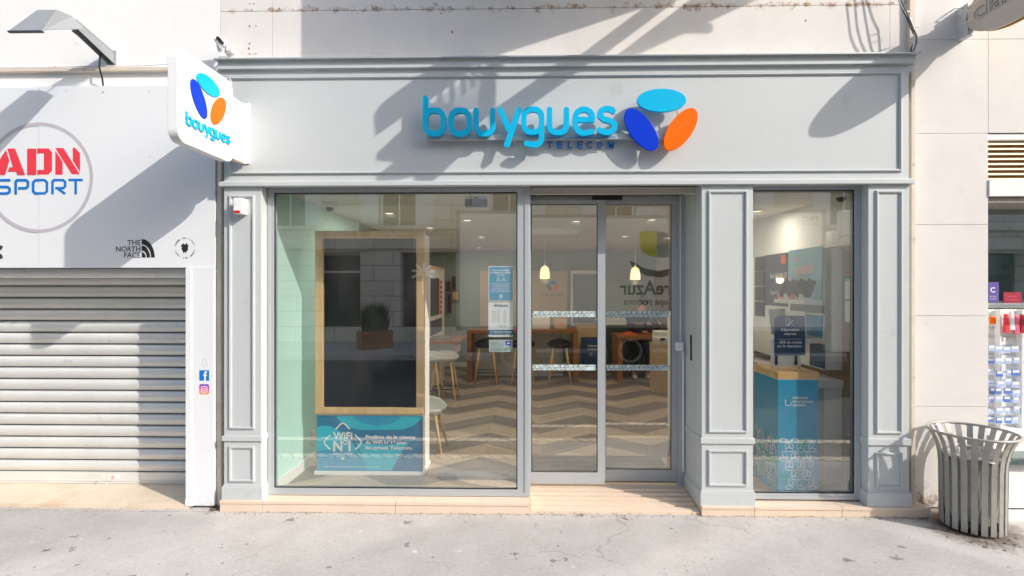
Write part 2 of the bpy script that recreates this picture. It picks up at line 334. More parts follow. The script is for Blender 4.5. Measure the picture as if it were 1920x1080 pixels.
def pavement_mat():
    m = bpy.data.materials.new('pavement_asphalt'); m.use_nodes = True; nt = m.node_tree; N = nt.nodes; K = nt.links.new; b = N['Principled BSDF']
    b.inputs['Roughness'].default_value = .85; tc = N.new('ShaderNodeTexCoord')
    def noise(s, d=6, r=.6):
        n = N.new('ShaderNodeTexNoise'); n.inputs['Scale'].default_value = s; n.inputs['Detail'].default_value = d; n.inputs['Roughness'].default_value = r; K(tc.outputs['Object'], n.inputs['Vector']); return n.outputs['Fac']
    def ramp(f, p0, c0, p1, c1):
        r = N.new('ShaderNodeValToRGB'); e = r.color_ramp.elements; e[0].position = p0; e[1].position = p1; e[0].color = c0; e[1].color = c1; K(f, r.inputs[0]); return r.outputs[0]
    def mix(f, a, c, mode='MIX'):
        x = N.new('ShaderNodeMix'); x.data_type = 'RGBA'; x.blend_type = mode
        if isinstance(f, float): x.inputs[0].default_value = f
        else: K(f, x.inputs[0])
        K(a, x.inputs[6])
        if isinstance(c, tuple): x.inputs[7].default_value = c
        else: K(c, x.inputs[7])
        return x.outputs[2]
    c = ramp(noise(1.6, 8), .3, L(190, 184, 178), .7, L(206, 201, 195))
    c = mix(.3, c, ramp(noise(160, 2), .35, L(150, 147, 143), .62, L(212, 209, 205)), 'MIX')
    c = mix(.14, c, ramp(noise(38, 4, .7), .42, L(120, 116, 112), .6, L(196, 193, 190)), 'MIX')
    def spots(scale, th, colr, amt, ofs):
        nonlocal c
        mp = N.new('ShaderNodeMapping'); mp.inputs['Location'].default_value = ofs; K(tc.outputs['Object'], mp.inputs[0])
        v = N.new('ShaderNodeTexVoronoi'); v.inputs['Scale'].default_value = scale; K(mp.outputs[0], v.inputs['Vector'])
        wv = N.new('ShaderNodeMath'); wv.operation = 'MULTIPLY_ADD'; wv.inputs[1].default_value = th * 1.5; wv.inputs[2].default_value = -th * .45; K(noise(28, 3), wv.inputs[0])
        sp = N.new('ShaderNodeSeparateColor'); K(v.outputs['Color'], sp.inputs[0]); th2 = N.new('ShaderNodeMath'); th2.operation = 'MULTIPLY'; K(wv.outputs[0], th2.inputs[0])
        pw = N.new('ShaderNodeMath'); pw.operation = 'POWER'; K(sp.outputs[0], pw.inputs[0]); pw.inputs[1].default_value = 3.; K(pw.outputs[0], th2.inputs[1])
        lt = N.new('ShaderNodeMath'); lt.operation = 'LESS_THAN'; K(v.outputs['Distance'], lt.inputs[0]); K(th2.outputs[0], lt.inputs[1])
        am = N.new('ShaderNodeMath'); am.operation = 'MULTIPLY'; am.inputs[1].default_value = amt; K(lt.outputs[0], am.inputs[0]); c = mix(am.outputs[0], c, colr)
    spots(4.2, .5, L(112, 108, 104), .8, (.3, .2, 0)); spots(16., .42, L(120, 114, 108), .6, (2.3, 1.2, 0)); spots(9., .4, L(128, 124, 120), .6, (1.3, 4.2, 0)); spots(6.3, .62, L(104, 100, 96), .8, (7.7, 3.1, 0)); spots(24., .5, L(110, 104, 98), .6, (3.1, 9.1, 0)); spots(7., .36, L(226, 224, 222), .7, (5.3, 2.2, 0))
    # brown grime round the foot of the litter bin
    ds = N.new('ShaderNodeVectorMath'); ds.operation = 'DISTANCE'; ds.inputs[1].default_value = BINC; K(tc.outputs['Object'], ds.inputs[0])
    a = N.new('ShaderNodeMath'); a.operation = 'MULTIPLY_ADD'; a.inputs[1].default_value = .5; K(noise(9, 8, .75), a.inputs[0]); K(ds.outputs['Value'], a.inputs[2])
    mr = N.new('ShaderNodeMapRange'); mr.inputs['From Min'].default_value = .62; mr.inputs['From Max'].default_value = .44; K(a.outputs[0], mr.inputs[0])
    c = mix(mr.outputs[0], c, L(104, 90, 76))
    vc = N.new('ShaderNodeTexVoronoi'); vc.feature = 'DISTANCE_TO_EDGE'; vc.inputs['Scale'].default_value = .9; wv = N.new('ShaderNodeTexNoise'); wv.inputs['Scale'].default_value = 5; wv.inputs['Detail'].default_value = 6; K(tc.outputs['Object'], wv.inputs['Vector'])
    va = N.new('ShaderNodeVectorMath'); va.operation = 'MULTIPLY_ADD'; va.inputs[1].default_value = (.35, .35, 0); K(wv.outputs['Color'], va.inputs[0]); K(tc.outputs['Object'], va.inputs[2]); K(va.outputs[0], vc.inputs['Vector'])
    cr = N.new('ShaderNodeMapRange'); cr.inputs['From Min'].default_value = .0; cr.inputs['From Max'].default_value = .006; cr.inputs['To Min'].default_value = .45; cr.inputs['To Max'].default_value = 0; K(vc.outputs['Distance'], cr.inputs[0])
    cm = N.new('ShaderNodeMath'); cm.operation = 'MULTIPLY'; K(cr.outputs[0], cm.inputs[0]); mr2 = N.new('ShaderNodeMapRange'); mr2.inputs['From Min'].default_value = .48; mr2.inputs['From Max'].default_value = .56; K(noise(1.1, 2), mr2.inputs[0]); K(mr2.outputs[0], cm.inputs[1]); c = mix(cm.outputs[0], c, L(120, 114, 108))
    c = mix(.12, c, ramp(noise(3.2, 9, .7), .40, L(168, 160, 152), .58, L(214, 210, 206)))
    K(c, b.inputs['Base Color']); bp = N.new('ShaderNodeBump'); bp.inputs['Strength'].default_value = .35; bp.inputs['Distance'].default_value = .004; K(noise(110, 4), bp.inputs['Height']); K(bp.outputs[0], b.inputs['Normal'])
    return m
def chevron_mat():
    m = bpy.data.materials.new('chevron_floor'); m.use_nodes = True; nt = m.node_tree; N = nt.nodes; K = nt.links.new; b = N['Principled BSDF']
    b.inputs['Roughness'].default_value = .45; tc = N.new('ShaderNodeTexCoord'); sx = N.new('ShaderNodeSeparateXYZ'); K(tc.outputs['Object'], sx.inputs[0])
    def ma(op, a, b_=None, c_=None):
        x = N.new('ShaderNodeMath'); x.operation = op
        for i, q in enumerate((a, b_, c_)):
            if q is None: continue
            if isinstance(q, (int, float)): x.inputs[i].default_value = q
            else: K(q, x.inputs[i])
        return x.outputs[0]
    p = 1.14; t = ma('ABSOLUTE', ma('SUBTRACT', ma('FRACT', ma('ADD', ma('DIVIDE', ma('ADD', sx.outputs[0], .45), p), 20.5)), .5))
    v = ma('DIVIDE', ma('ADD', sx.outputs[1], ma('MULTIPLY', t, .78 * p)), .41)
    par = ma('GREATER_THAN', ma('FRACT', ma('MULTIPLY', ma('ADD', v, 20.3), .5)), .5)
    pl = ma('FRACT', ma('MULTIPLY', v, 2)); seam = ma('LESS_THAN', pl, .03)
    col = ma('FLOOR', ma('MULTIPLY', v, 2)); side = ma('FLOOR', ma('MULTIPLY', ma('ADD', ma('DIVIDE', ma('ADD', sx.outputs[0], .45), p), 20), 2))
    cb = N.new('ShaderNodeCombineXYZ'); K(col, cb.inputs[0]); K(side, cb.inputs[1]); wn_ = N.new('ShaderNodeTexWhiteNoise'); K(cb.outputs[0], wn_.inputs['Vector'])
    mx = N.new('ShaderNodeMix'); mx.data_type = 'RGBA'; K(par, mx.inputs[0]); mx.inputs[6].default_value = L(130, 121, 112); mx.inputs[7].default_value = L(186, 168, 146)
    nz = N.new('ShaderNodeTexNoise'); nz.inputs['Scale'].default_value = 25; K(tc.outputs['Object'], nz.inputs['Vector'])
    f = ma('MULTIPLY_ADD', wn_.outputs['Value'], .25, ma('MULTIPLY_ADD', nz.outputs['Fac'], .25, .76)); f = ma('MULTIPLY', f, ma('SUBTRACT', 1, ma('MULTIPLY', seam, .45)))
    vm = N.new('ShaderNodeVectorMath'); vm.operation = 'SCALE'; K(mx.outputs[2], vm.inputs[0]); K(f, vm.inputs['Scale']); K(vm.outputs[0], b.inputs['Base Color'])
    return m
def cobble_mat(name, c1, c2, gap, sx_, sy_, rot=0, rx=0, ms=.006):
    m = bpy.data.materials.new(name); m.use_nodes = True; nt = m.node_tree; N = nt.nodes; K = nt.links.new; b = N['Principled BSDF']; b.inputs['Roughness'].default_value = .8
    tc = N.new('ShaderNodeTexCoord'); mp = N.new('ShaderNodeMapping'); mp.inputs['Rotation'].default_value = (rx, 0, rot); K(tc.outputs['Object'], mp.inputs[0])
    br = N.new('ShaderNodeTexBrick'); K(mp.outputs[0], br.inputs['Vector']); br.inputs['Color1'].default_value = c1; br.inputs['Color2'].default_value = c2; br.inputs['Mortar'].default_value = gap
    br.inputs['Scale'].default_value = 1; br.inputs['Brick Width'].default_value = sx_; br.inputs['Row Height'].default_value = sy_; br.inputs['Mortar Size'].default_value = ms
    K(br.outputs[0], b.inputs['Base Color']); return m

def add_dirt(m, z0, span, colr, thr=(.52, .72), sc=18, amt=.9, ax=2, d=9):
    N = m.node_tree.nodes; K = m.node_tree.links.new; b = N['Principled BSDF']; inp = b.inputs[0]; tc = N.new('ShaderNodeTexCoord'); sx = N.new('ShaderNodeSeparateXYZ'); K(tc.outputs['Object'], sx.inputs[0])
    nz = N.new('ShaderNodeTexNoise'); nz.inputs['Scale'].default_value = sc; nz.inputs['Detail'].default_value = d; nz.inputs['Roughness'].default_value = .75; K(tc.outputs['Object'], nz.inputs['Vector'])
    a = N.new('ShaderNodeMath'); a.operation = 'SUBTRACT'; K(sx.outputs[ax], a.inputs[0]); a.inputs[1].default_value = z0; ab = N.new('ShaderNodeMath'); ab.operation = 'ABSOLUTE'; K(a.outputs[0], ab.inputs[0])
    f = N.new('ShaderNodeMath'); f.operation = 'MULTIPLY_ADD'; f.inputs[1].default_value = -.35 / span; K(ab.outputs[0], f.inputs[0]); K(nz.outputs['Fac'], f.inputs[2])
    mr = N.new('ShaderNodeMapRange'); mr.inputs['From Min'].default_value = thr[0]; mr.inputs['From Max'].default_value = thr[1]; mr.inputs['To Max'].default_value = amt; K(f.outputs[0], mr.inputs[0])
    mx = N.new('ShaderNodeMix'); mx.data_type = 'RGBA'; K(mr.outputs[0], mx.inputs[0]); mx.inputs[7].default_value = colr
    if inp.links: K(inp.links[0].from_socket, mx.inputs[6])
    else: mx.inputs[6].default_value = inp.default_value
    K(mx.outputs[2], inp)
add_dirt(M['stone'], PZ(13, .12, 1060), .10, L(150, 108, 66), (.46, .60), 14); add_dirt(M['stone'], PZ(95, .12, 1060), .10, L(186, 160, 128), (.50, .75), 10, .5)
add_dirt(M['paint'], -.02, .30, L(120, 112, 102), (.40, .75), 26, .55); add_dirt(M['base'], 0, .03, L(96, 80, 64), (.42, .62), 24, .8)
add_dirt(M['whitepanel'], 0, .22, L(150, 138, 120), (.42, .7), 24, .6)
# ================================================================== GROUND
BINXY = WZ(1823, 984, 0.02); BINC = (BINXY.x, BINXY.y, 0)
M['pave'] = pavement_mat(); M['chevron'] = chevron_mat()
add_dirt(M['pave'], -.02, .035, L(92, 84, 76), (.40, .62), 16, .7, ax=1)
struct('pavement', MB().box(-14, 14, -1.0, 8, -.2, 0), M['pave'])
def strip(name, y0, y1, z, m): struct(name, MB().box(-14, 14, y0, y1, -.25, z), m)
strip('kerb_strip', -1.12, -1.003, .004, cobble_mat('kerb_stone', L(238, 224, 202), L(226, 212, 190), L(70, 64, 58), .1, .4, R(35)))
strip('cobble_strip', -1.58, -1.123, -.004, cobble_mat('cobbles', L(140, 132, 124), L(112, 106, 100), L(50, 46, 44), .11, .09, R(20)))
strip('gutter_strip', -1.70, -1.583, .002, cobble_mat('gutter_stone', L(238, 224, 202), L(226, 212, 190), L(70, 64, 58), .1, .4, R(-35)))
strip('road', -8.0, -1.703, -.02, M['asphalt'])
strip('far_pavement', -11.0, -8.003, .1, M['pave'])
struct('ground', MB().box(-120, 120, -120, 120, -.5, -.3), M['asphalt'])

# ================================================================== SHOP BUILDING
WALLY = .12
shop = root('shop_building', 'grey panelled shopfront with wide window, sliding doors and cream stone wall above', 'shop', (PX(1060), 0, 0))
F0 = FY(0)
xl, xr = PX(420), PX(1704)
zc_top = PZ(104); zled = PZ(346)
def zz(py, Y=0): return PZ(py, Y, 1060)
# upper stone wall of panels
wall = MB(); jt = MB()
ztop = 5.2
jx = [PX(413.5, WALLY), PX(511, WALLY), PX(1669, WALLY), PX(1712, WALLY)]
jz = zz(15, WALLY)
for i in range(3):
    g = .004 if i < 2 else .006
    for z0, z1 in ((zz(125, WALLY), jz - .002), (jz + .002, ztop)):
        a, b_ = jx[i], jx[i + 1]
        wall.box(a + g / 2, b_ - g / 2, WALLY + .0015 * ((i * 7 + int(z0)) % 3), WALLY + .04, z0, z1)
wall.box(jx[0] + .002, jx[3] - .002, WALLY + .002, WALLY + .04, ztop + .004, 9)
jt.box(jx[0], jx[3], WALLY + .012, WALLY + .3, zled, 9)
part('stone_wall', wall, M['stone'], shop); part('wall_joint', jt, M['joint'], shop)
# small rusty fixing holes
fw = FY(WALLY)
for px, py, r in ((848, 60, 2.2), (468, 82, 1.6), (467, 91, 2), (480, 101, 1.3), (468, 101, 1.5), (475, 101, .9), (468, 49, 1.6), (480, 49, 1.2), (468, 7, 1.2), (476, 7, 1.4), (506, 17, 1.4), (524, 16, 1.6), (1511, 38, 1.4)):
    x, z = XZ(px, py, WALLY); hb = MB(); hb.ell(fw, x, z, r / 250, r / 250 * 1.2, 0, 0, .0015, 12); part('fixing_hole', hb, M['joint'], shop)
# fascia
fas = MB(); fas.box(xl, xr, 0, WALLY - .002, zz(346), zz(118)); part('fascia_panel', fas, M['paint'], shop, bev=.002)
bead = MB(); x0, z1 = XZ(430, 147); x1 = PX(1690); z0 = zz(325); z1 = zz(140)
bead.frame(F0, x0, z0, x1, z1, .02, .0, .011); bead.frame(F0, x0 + .006, z0 + .006, x1 - .006, z1 - .006, .008, .0112, .016)
part('fascia_moulding', bead, M['paint'], shop, bev=.002)
cor = MB(); ct = zz(105, -.06)
prof = [(0.1, zz(139)), (-.002, zz(139)), (-.002, zz(127)), (-.012, zz(126)), (-.03, zz(124, -.03)), (-.03, zz(106, -.03)), (0.1, zz(106, -.03))]
fs = Fr((xl - .03, 0, 0), (0, 1, 0), (0, 0, 1), (1, 0, 0)); cor.poly(fs, prof, 0, xr - xl + .06)
part('cornice', cor, M['paint'], shop, bev=.002)
part('cornice_flashing', MB().box(xl - .045, xr + .045, -.062, WALLY, zz(105.6, -.06), zz(103, -.06)), M['alu'], shop, bev=.001)
part('fascia_ledge', MB().box(xl - .025, xr + .028, -.03, .03, zz(346.5, -.03), zz(338, -.03)).box(xl - .012, xr + .012, -.015, .03, zz(338.5, -.03), zz(336.5, -.03)), M['paint'], shop, bev=.003)
# pilasters
def pilaster(pxa, pxb, mids, beads, plinth_y, back, label=None, zbase=None, rback=None):
    a, b_ = PX(pxa), PX(pxb); zb = PZ(plinth_y, 0, pxa); zt = zz(346) - .001
    p = MB(); p.box(a, b_, 0, back, zb, zt)
    o = part('pilaster', p, M['paint'], shop, label=label, bev=.002)
    t = MB()
    zr = PZ(mids[0], 0, pxa), PZ(mids[1], 0, pxa)
    t.box(a - .01, b_ + .01, -.014, back - .003, zr[1], zr[0]); t.box(a - .005, b_ + .005, -.007, back - .005, zr[1] - .008, zr[1])
    part('waist_band', t, M['paint'], o, bev=.002); t = MB(); t.box(a - .012, b_ + .012, -.013, back - .004, zb, PZ(plinth_y - 26, 0, pxa)); t.box(a - .006, b_ + .006, -.007, back - .006, PZ(plinth_y - 26, 0, pxa), PZ(plinth_y - 29, 0, pxa))
    part('plinth', t, M['paint'], o, bev=.002)
    for (u0, y0, u1, y1) in beads:
        q = MB(); xa, za = XZ(u0, y1); xb, zb2 = XZ(u1, y0); q.frame(F0, xa, za, xb, zb2, .019, 0, .0105); q.frame(F0, xa + .006, za + .006, xb - .006, zb2 - .006, .007, .0107, .0145)
        part('panel_moulding', q, M['paint'], o, bev=.0015)
    return o
WINY = .085; DY = .42
pilaster(420, 490, (817, 826), [(430, 366, 478, 804), (430, 836, 478, 903)], 938, WINY + .06, 'slim left pilaster with alarm box')
pilaster(1315.5, 1412, (821, 831), [(1327, 357, 1401, 811), (1327, 843, 1401, 911)], 948, WINY + .06, 'broad pilaster between doors and narrow window')
pilaster(1628, 1705, (822, 834), [(1641, 357, 1691, 813), (1641, 848, 1691, 915)], 949, WINY + .06, 'right pilaster beside the litter bin')
# return wall of the door recess
XRET = PX(1315.5); rt = MB(); zb = zz(948)
rt.box(XRET, XRET + .08, WINY + .061, DY + .02, zb, zz(346) - .002)
part('recess_side', rt, M['paint'], shop)
t = MB(); t.box(XRET - .009, XRET + .001, .148, DY - .03, zz(831), zz(821)); t.box(XRET - .011, XRET + .001, .148, DY - .03, zb, zz(922)); t.box(XRET - .004, XRET + .001, DY - .034, DY - .02, zz(922), zz(346))
part('recess_trim', t, M['paint'], shop, bev=.002)
part('recess_soffit', MB().box(PX(994), XRET, .031, DY + .05, zz(346), zz(340)), M['paint'], shop)
hd = MB(); p = WX(1296, 652, XRET); hd.box(XRET - .004, XRET + .001, p.y - .02, p.y + .02, p.z - .1, p.z + .1)
part('recess_slot', hd, M['blackplastic'], shop)
# base stones
zb1 = PZ(938, -.02, 430); BASEF = -.022
def stonerun(pa, pb, n, zt, cap):
    xa, xb = PX(pa), PX(pb)
    for i in range(n):
        a, b_ = xa + (xb - xa) * i / n + .0015, xa + (xb - xa) * (i + 1) / n - .0015
        part('base_stone', MB().box(a, b_, BASEF, .3, 0, zt - cap - .001).box(a, b_, BASEF - .006, .3, zt - cap - .001, zt), M['base'], shop, bev=.002)
stonerun(415, 494, 1, zb1 - .001, .022); stonerun(494, 994, 2, zb1 - .001, .022)
zb2 = PZ(947, 0, 1360); stonerun(1313.5, 1412, 1, zb2 - .001, .02); stonerun(1412, 1740, 2, zb2 - .001, .02)
part('base_stone', MB().box(XRET - .010, XRET + .08, .302, DY + .02, .0, zb2 - .003), M['base'], shop, bev=.002)
th = MB(); th.box(PX(994.5), XRET - .013, 0, .49, -.02, .022)
nst = 5
for i in range(nst):
    y0 = .0 + i * .075; th.box(PX(994.5), XRET - .013, y0 + .012, y0 + .069, .022, .024 + .006 * (i + .6)); 
part('grooved_ramp', th, M['base'], shop, bev=.002)
part('door_sill_block', MB().box(PX(994.5), XRET, .38, .5, 0, .05), M['base'], shop)  # solid stone block under the door leaves

# windows
def window(px0, py0, px1, py1, gx0, gy0, gx1, gy1, lab, vis=True):
    x0, z1 = XZ(px0, py0, WINY); x1, z0 = XZ(px1, py1, WINY); a, d = XZ(gx0, gy0, WINY); c, b_ = XZ(gx1, gy1, WINY); fr = FY(WINY)
    m = MB(); m.frame(fr, x0, z0, x1, z1, 0, -.05, 0, wb=b_ - z0, wt=z1 - d, wl=a - x0, wr=x1 - c)
    m.frame(fr, x0 + .01, z0 + .004, x1 - .01, z1 - .004, 0, -.0005, .006, wb=(b_ - z0) * .5, wt=(z1 - d) * .4, wl=(a - x0) * .4, wr=(x1 - c) * .35)
    w = part('window_frame', m, M['alu'], shop, label=lab, bev=.002)
    g = MB(); g.frame(fr, a - .004, b_ - .004, c + .004, d + .004, .011, -.012, -.002); part('gasket', g, M['gasket'], w)
    part('glass_pane', MB().box(a, c, WINY + .02, WINY + .026, b_, d), M['glass'], w)
    return a, b_, c, d
G1 = window(500, 352, 994.5, 932, 514, 361.5, 970, 918, 'wide display window frame left of the doors')
G3 = window(1404, 346, 1616.5, 938, 1410, 356.5, 1602, 926, 'narrow window frame right of the doors')
# sliding door
fr = FY(DY); zt = zz(367, DY); m = MB()
m.box(PX(990, DY), PX(1288, DY), DY, DY + .08, zz(383, DY), zt); m.box(PX(1272, DY), XRET, DY - .02, DY + .08, .0, zt)
df = part('door_frame', m, M['alu'], shop, bev=.002)
part('door_sensor', MB().box(PX(1110, DY), PX(1166, DY), DY - .035, DY, zz(376, DY), zz(369, DY)), M['blackplastic'], df, bev=.006)
part('door_track', MB().box(PX(990, DY), XRET - .003, DY - .03, DY + .001, zz(366.5, DY), zz(364, DY)), M['gasket'], df)
for px in (1004, 1157, 1270):
    c_ = MB(); x, z = XZ(px, 362, DY - .04); c_.box(x - .03, x + .03, DY - .05, DY - .03, z - .008, z + .012).box(x - .012, x + .012, DY - .06, DY - .03, z - .004, z + .006)
    part('track_clip', c_, M['steel'], df)
def leaf(px0, px1, gx0, gx1, py0, gy0, gy1, py1, Y, lab):
    fr = FY(Y); x0, z1 = XZ(px0, py0, Y); x1, z0 = XZ(px1, py1, Y); a, d = XZ(gx0, gy0, Y); c, b_ = XZ(gx1, gy1, Y); m = MB()
    m.frame(fr, x0, z0, x1, z1, 0, -.035, 0, wb=b_ - z0, wt=z1 - d, wl=max(.01, a - x0), wr=x1 - c)
    o = part('sliding_door', m, M['alu'], shop, label=lab, bev=.002)
    g = MB(); g.frame(fr, a - .003, b_ - .003, c + .003, d + .003, .008, -.008, -.002); part('gasket', g, M['gasket'], o)
    part('glass_pane', MB().box(a, c, Y + .015, Y + .021, b_, d), M['doorglass'], o)
    for (ya, yb) in ((583.5, 594.5), (684, 694.5)):
        k = MB(); sx0 = a + .01; sx1 = c - .012; zb_, zt_ = PZ(yb, Y), PZ(ya, Y); k.rect(fr, sx0, zb_, sx1, zt_, -.0145, -.0135); h_ = zt_ - zb_
        ob = part('frosted_band', k, M['frost'], o)
        q = MB(); x = sx0; rr_ = random.Random(int(px0 + ya))
        while x < sx1 - .07:
            for tgt in (rr_.uniform(.03, .07), -rr_.uniform(.0, .05)):
                xa, xb = x + .0, min(max(x + tgt, sx0), sx1); q.stroke(fr, [(xa, zb_), (xb, zt_)], .0032, -.0130, -.0125 + rr_.random() * .0004, cap=False)
            x += rr_.uniform(.028, .045)
        q.stroke(fr, [(sx0, zb_ + h_ * .3), (sx1, zb_ + h_ * .75)], .002, -.0129, -.0122, cap=False)
        part('band_lines', q, M['dgrey'], ob)
    return o
leaf(992, 1134.5, 996, 1120.5, 375, 383, 886, 908, DY - .04, 'left sliding door leaf, in front')
leaf(1134, 1272, 1135, 1259, 375, 383, 881, 903, DY + .02, 'right sliding door leaf, set back')
ib = root('door_contact_box', 'small white switch box fixed on the door jamb with its conduit', 'switch box', WY(1274, 655, DY - .03))
part('casing', MB().box(PX(1268, DY - .05), PX(1281, DY - .05), DY - .06, DY - .02, zz(657, DY - .05), zz(642, DY - .05)), M['white'], ib, bev=.004)
part('conduit', MB().box(PX(1279, DY - .03), PX(1282, DY - .03), DY - .04, DY - .025, zz(880, DY), zz(657, DY)).box(PX(1275, DY - .03), PX(1276.5, DY - .03), DY - .03, DY - .025, zz(642, DY), zz(372, DY)), M['white'], ib)

# interior shell
FZ, CZ, XL, XR, YB = .06, 2.47, -2.02, 2.62, 6.8
part('shop_floor', MB().box(XL - .5, PX(992), .13, .5, FZ - .1, FZ).box(XRET + .09, XR + .2, .13, .5, FZ - .1, FZ).box(XL - .5, XR + .2, .5, YB + .2, FZ - .1, FZ), M['chevron'], shop).location = -origin(shop)
fl = [o for o in shop.children if o.name.startswith('shop_floor')][0]
for v in fl.data.vertices: v.co += origin(shop)
part('ceiling', MB().box(XL - .1, XR + .1, .1, YB + .1, CZ, CZ + .1), M['ceil'], shop)
part('left_interior_wall', MB().box(XL - .1, XL, .13, 2.2, FZ, CZ), M['mint'], shop).name = 'interior_wall'
part('interior_wall', MB().box(XL - .1, XL, 2.2, YB, FZ, CZ), M['inwall'], shop)
part('interior_wall', MB().box(XL, XR, YB, YB + .1, FZ, CZ), M['inwall'], shop)
part('interior_wall', MB().box(XR, XR + .1, .13, YB, FZ, CZ), M['inwhite'], shop)
part('wood_cladding', MB().box(XR - .03, XR, .14, YB, FZ, 2.04), M['wall_w'], shop)
part('interior_lintel', MB().box(XL, XR, .14, .18, PZ(361.5, WINY) - .0, CZ), M['ceil'], shop)
part('skirting', MB().box(XL, XL + .012, .14, YB, FZ, FZ + .09).box(XL, XR, YB - .012, YB, FZ, FZ + .09), M['inwhite'], shop)

# ================================================================== MAIN SIGN
sign = root('store_sign', 'bright blue raised lettering and three coloured ovals on the grey fascia', 'sign', WY(1050, 255, -.05))
SY = -.078; SF = FY(SY)
def c4(x, y, Y=None): return XZ(700 + x / 3.097, 100 + y / 3.097, SY - .022 if Y is None else Y)
def arc(cx, cy, rx, ry, a0, a1, n=14): return [(cx + rx * math.cos(R(a0 + (a1 - a0) * i / n)), cy + ry * math.sin(R(a0 + (a1 - a0) * i / n))) for i in range(n + 1)]
def rr(x0, y0, x1, y1, rx, ry, n=8):
    return arc(x1 - rx, y1 - ry, rx, ry, 0, 90, n) + arc(x0 + rx, y1 - ry, rx, ry, 90, 180, n) + arc(x0 + rx, y0 + ry, rx, ry, 180, 270, n) + arc(x1 - rx, y0 + ry, rx, ry, 270, 360, n)
def U(x0, x1, y0, y1): return [(x0, y0)] + arc(x0 + 38, y1 - 40, 38, 40, 180, 90) + arc(x1 - 38, y1 - 40, 38, 40, 90, 0) + [(x1, y0)]
LET = [('b', [([(303, 262), (303, 400)], 0), (rr(303, 332, 406, 466, 42, 44), 1)]),
       ('o', [(rr(451, 332, 557, 467, 44, 48), 1)]),
       ('u', [([(597, 332), (597, 420)] + U(597, 693, 420, 466)[1:-1] + [(693, 332)], 0)]),
       ('y', [([(737, 330), (790, 448)], 0), ([(846, 330), (775, 532)], 0)]),
       ('g', [(rr(874, 325, 977, 458, 44, 46), 1), ([(977, 390), (977, 490)] + arc(935, 490, 42, 42, 0, 90) + [(891, 524)], 0)]),
       ('u', [([(1023, 328), (1023, 420)] + U(1023, 1121, 420, 460)[1:-1] + [(1121, 328)], 0)]),
       ('e', [([(1190, 386), (1272, 386)], 0), ([(1272, 386)] + arc(1222, 375, 50, 49, 0, -180, 16) + [(1172, 400)] + arc(1222, 408, 50, 56, 180, 80, 12) + [(1268, 456)], 0)]),
       ('s', [([(1392, 336), (1386, 328)] + arc(1356, 352, 40, 30, -50, -180, 8)[1:] + [(1318, 365), (1340, 384), (1385, 396), (1400, 414)] + arc(1356, 428, 44, 32, 0, 130, 8) + [(1312, 446)], 0)])]
STW = 29 / 3.097 / 250
def letters(fr_, tr, depth, w, parent, matl, nm='letter'):
    for ch, st in LET:
        q = MB()
        for i, (pts, cl) in enumerate(st):
            q.stroke(fr_, [tr(*p_) for p_ in pts], w, i * .0011, depth + i * .0011, closed=bool(cl))
        part(nm, q, matl, parent)
letters(SF, c4, .03, STW * 1.07, sign, M['cyan'])
for i, ch in enumerate('TELECOM'):
    q = MB(); xs = [1008, 1068, 1128, 1185, 1238, 1298, 1360][i]; x, z = c4(xs, 549, -.024); x2, _ = c4(xs + (40 if ch == 'M' else 32), 549, -.024)
    q.text(FY(-.012), ch, x, z, 36 / 3.097 / 250, w=x2 - x, bold=.02, d0=0, d1=.012); vs0 = list(q.v); f0 = list(q.f)
    q.add([v + Vector((0, .012, 0)) for v in vs0], f0)
    part('small_letter', q, M['azure'], sign)
    xm, zm = c4(xs + 16, 512, -.024); part('letter_pin', MB().box(xm - .001, xm + .001, -.02, -.018, zm, zm + .025), M['steel'], sign)
E = [(1675, 272, 0, 'cyan', 'cyan oval'), (1557, 441, -54.7, 'blue', 'deep blue oval'), (1785.5, 440.5, 55, 'orange', 'orange oval')]
for cx_, cy_, ang, mm, lb in E:
    x, z = c4(cx_, cy_); q = MB(); k = 1 / 3.097 / 258
    q.ell(SF, x, z, 143 * k * 1.0, 68 * k, R(ang), 0, .022, 64); part('oval', q, M[mm], sign, label=lb, bev=.002)
rl = MB(); xa, za = c4(305, 487); xb, zb_ = c4(1745, 458); rl.box(xa, xb, -.06, -.03, za - .01, za + .03); part('rail', rl, M['alu'], sign)
for px in (830, 960, 1090, 1190, 1262): x, z = XZ(px, 250); q = MB(); q.box(x - .008, x + .008, -.031, 0, za, za + .02); part('bracket', q, M['steel'], sign)
q = MB()
for (a_, b2) in (((1560, 325), (1535, 380)), ((1768, 325), (1790, 385))):
    p1, p2 = c4(*a_), c4(*b2); q = MB(); q.bar((p1[0], SY + .01, p1[1]), (p2[0], SY + .01, p2[1]), .006); part('oval_tie', q, M['steel'], sign)
for cx_, cy_, *_ in E: x, z = c4(cx_, cy_); part('oval_stand', MB().box(x - .01, x + .01, SY, 0, z - .01, z + .01), M['steel'], sign)
xa, za = c4(1005, 484); xb, _ = c4(1412, 484); part('underline', MB().box(xa, xb, SY - .002, SY + .005, za - .002, za + .003), M['azure'], sign)

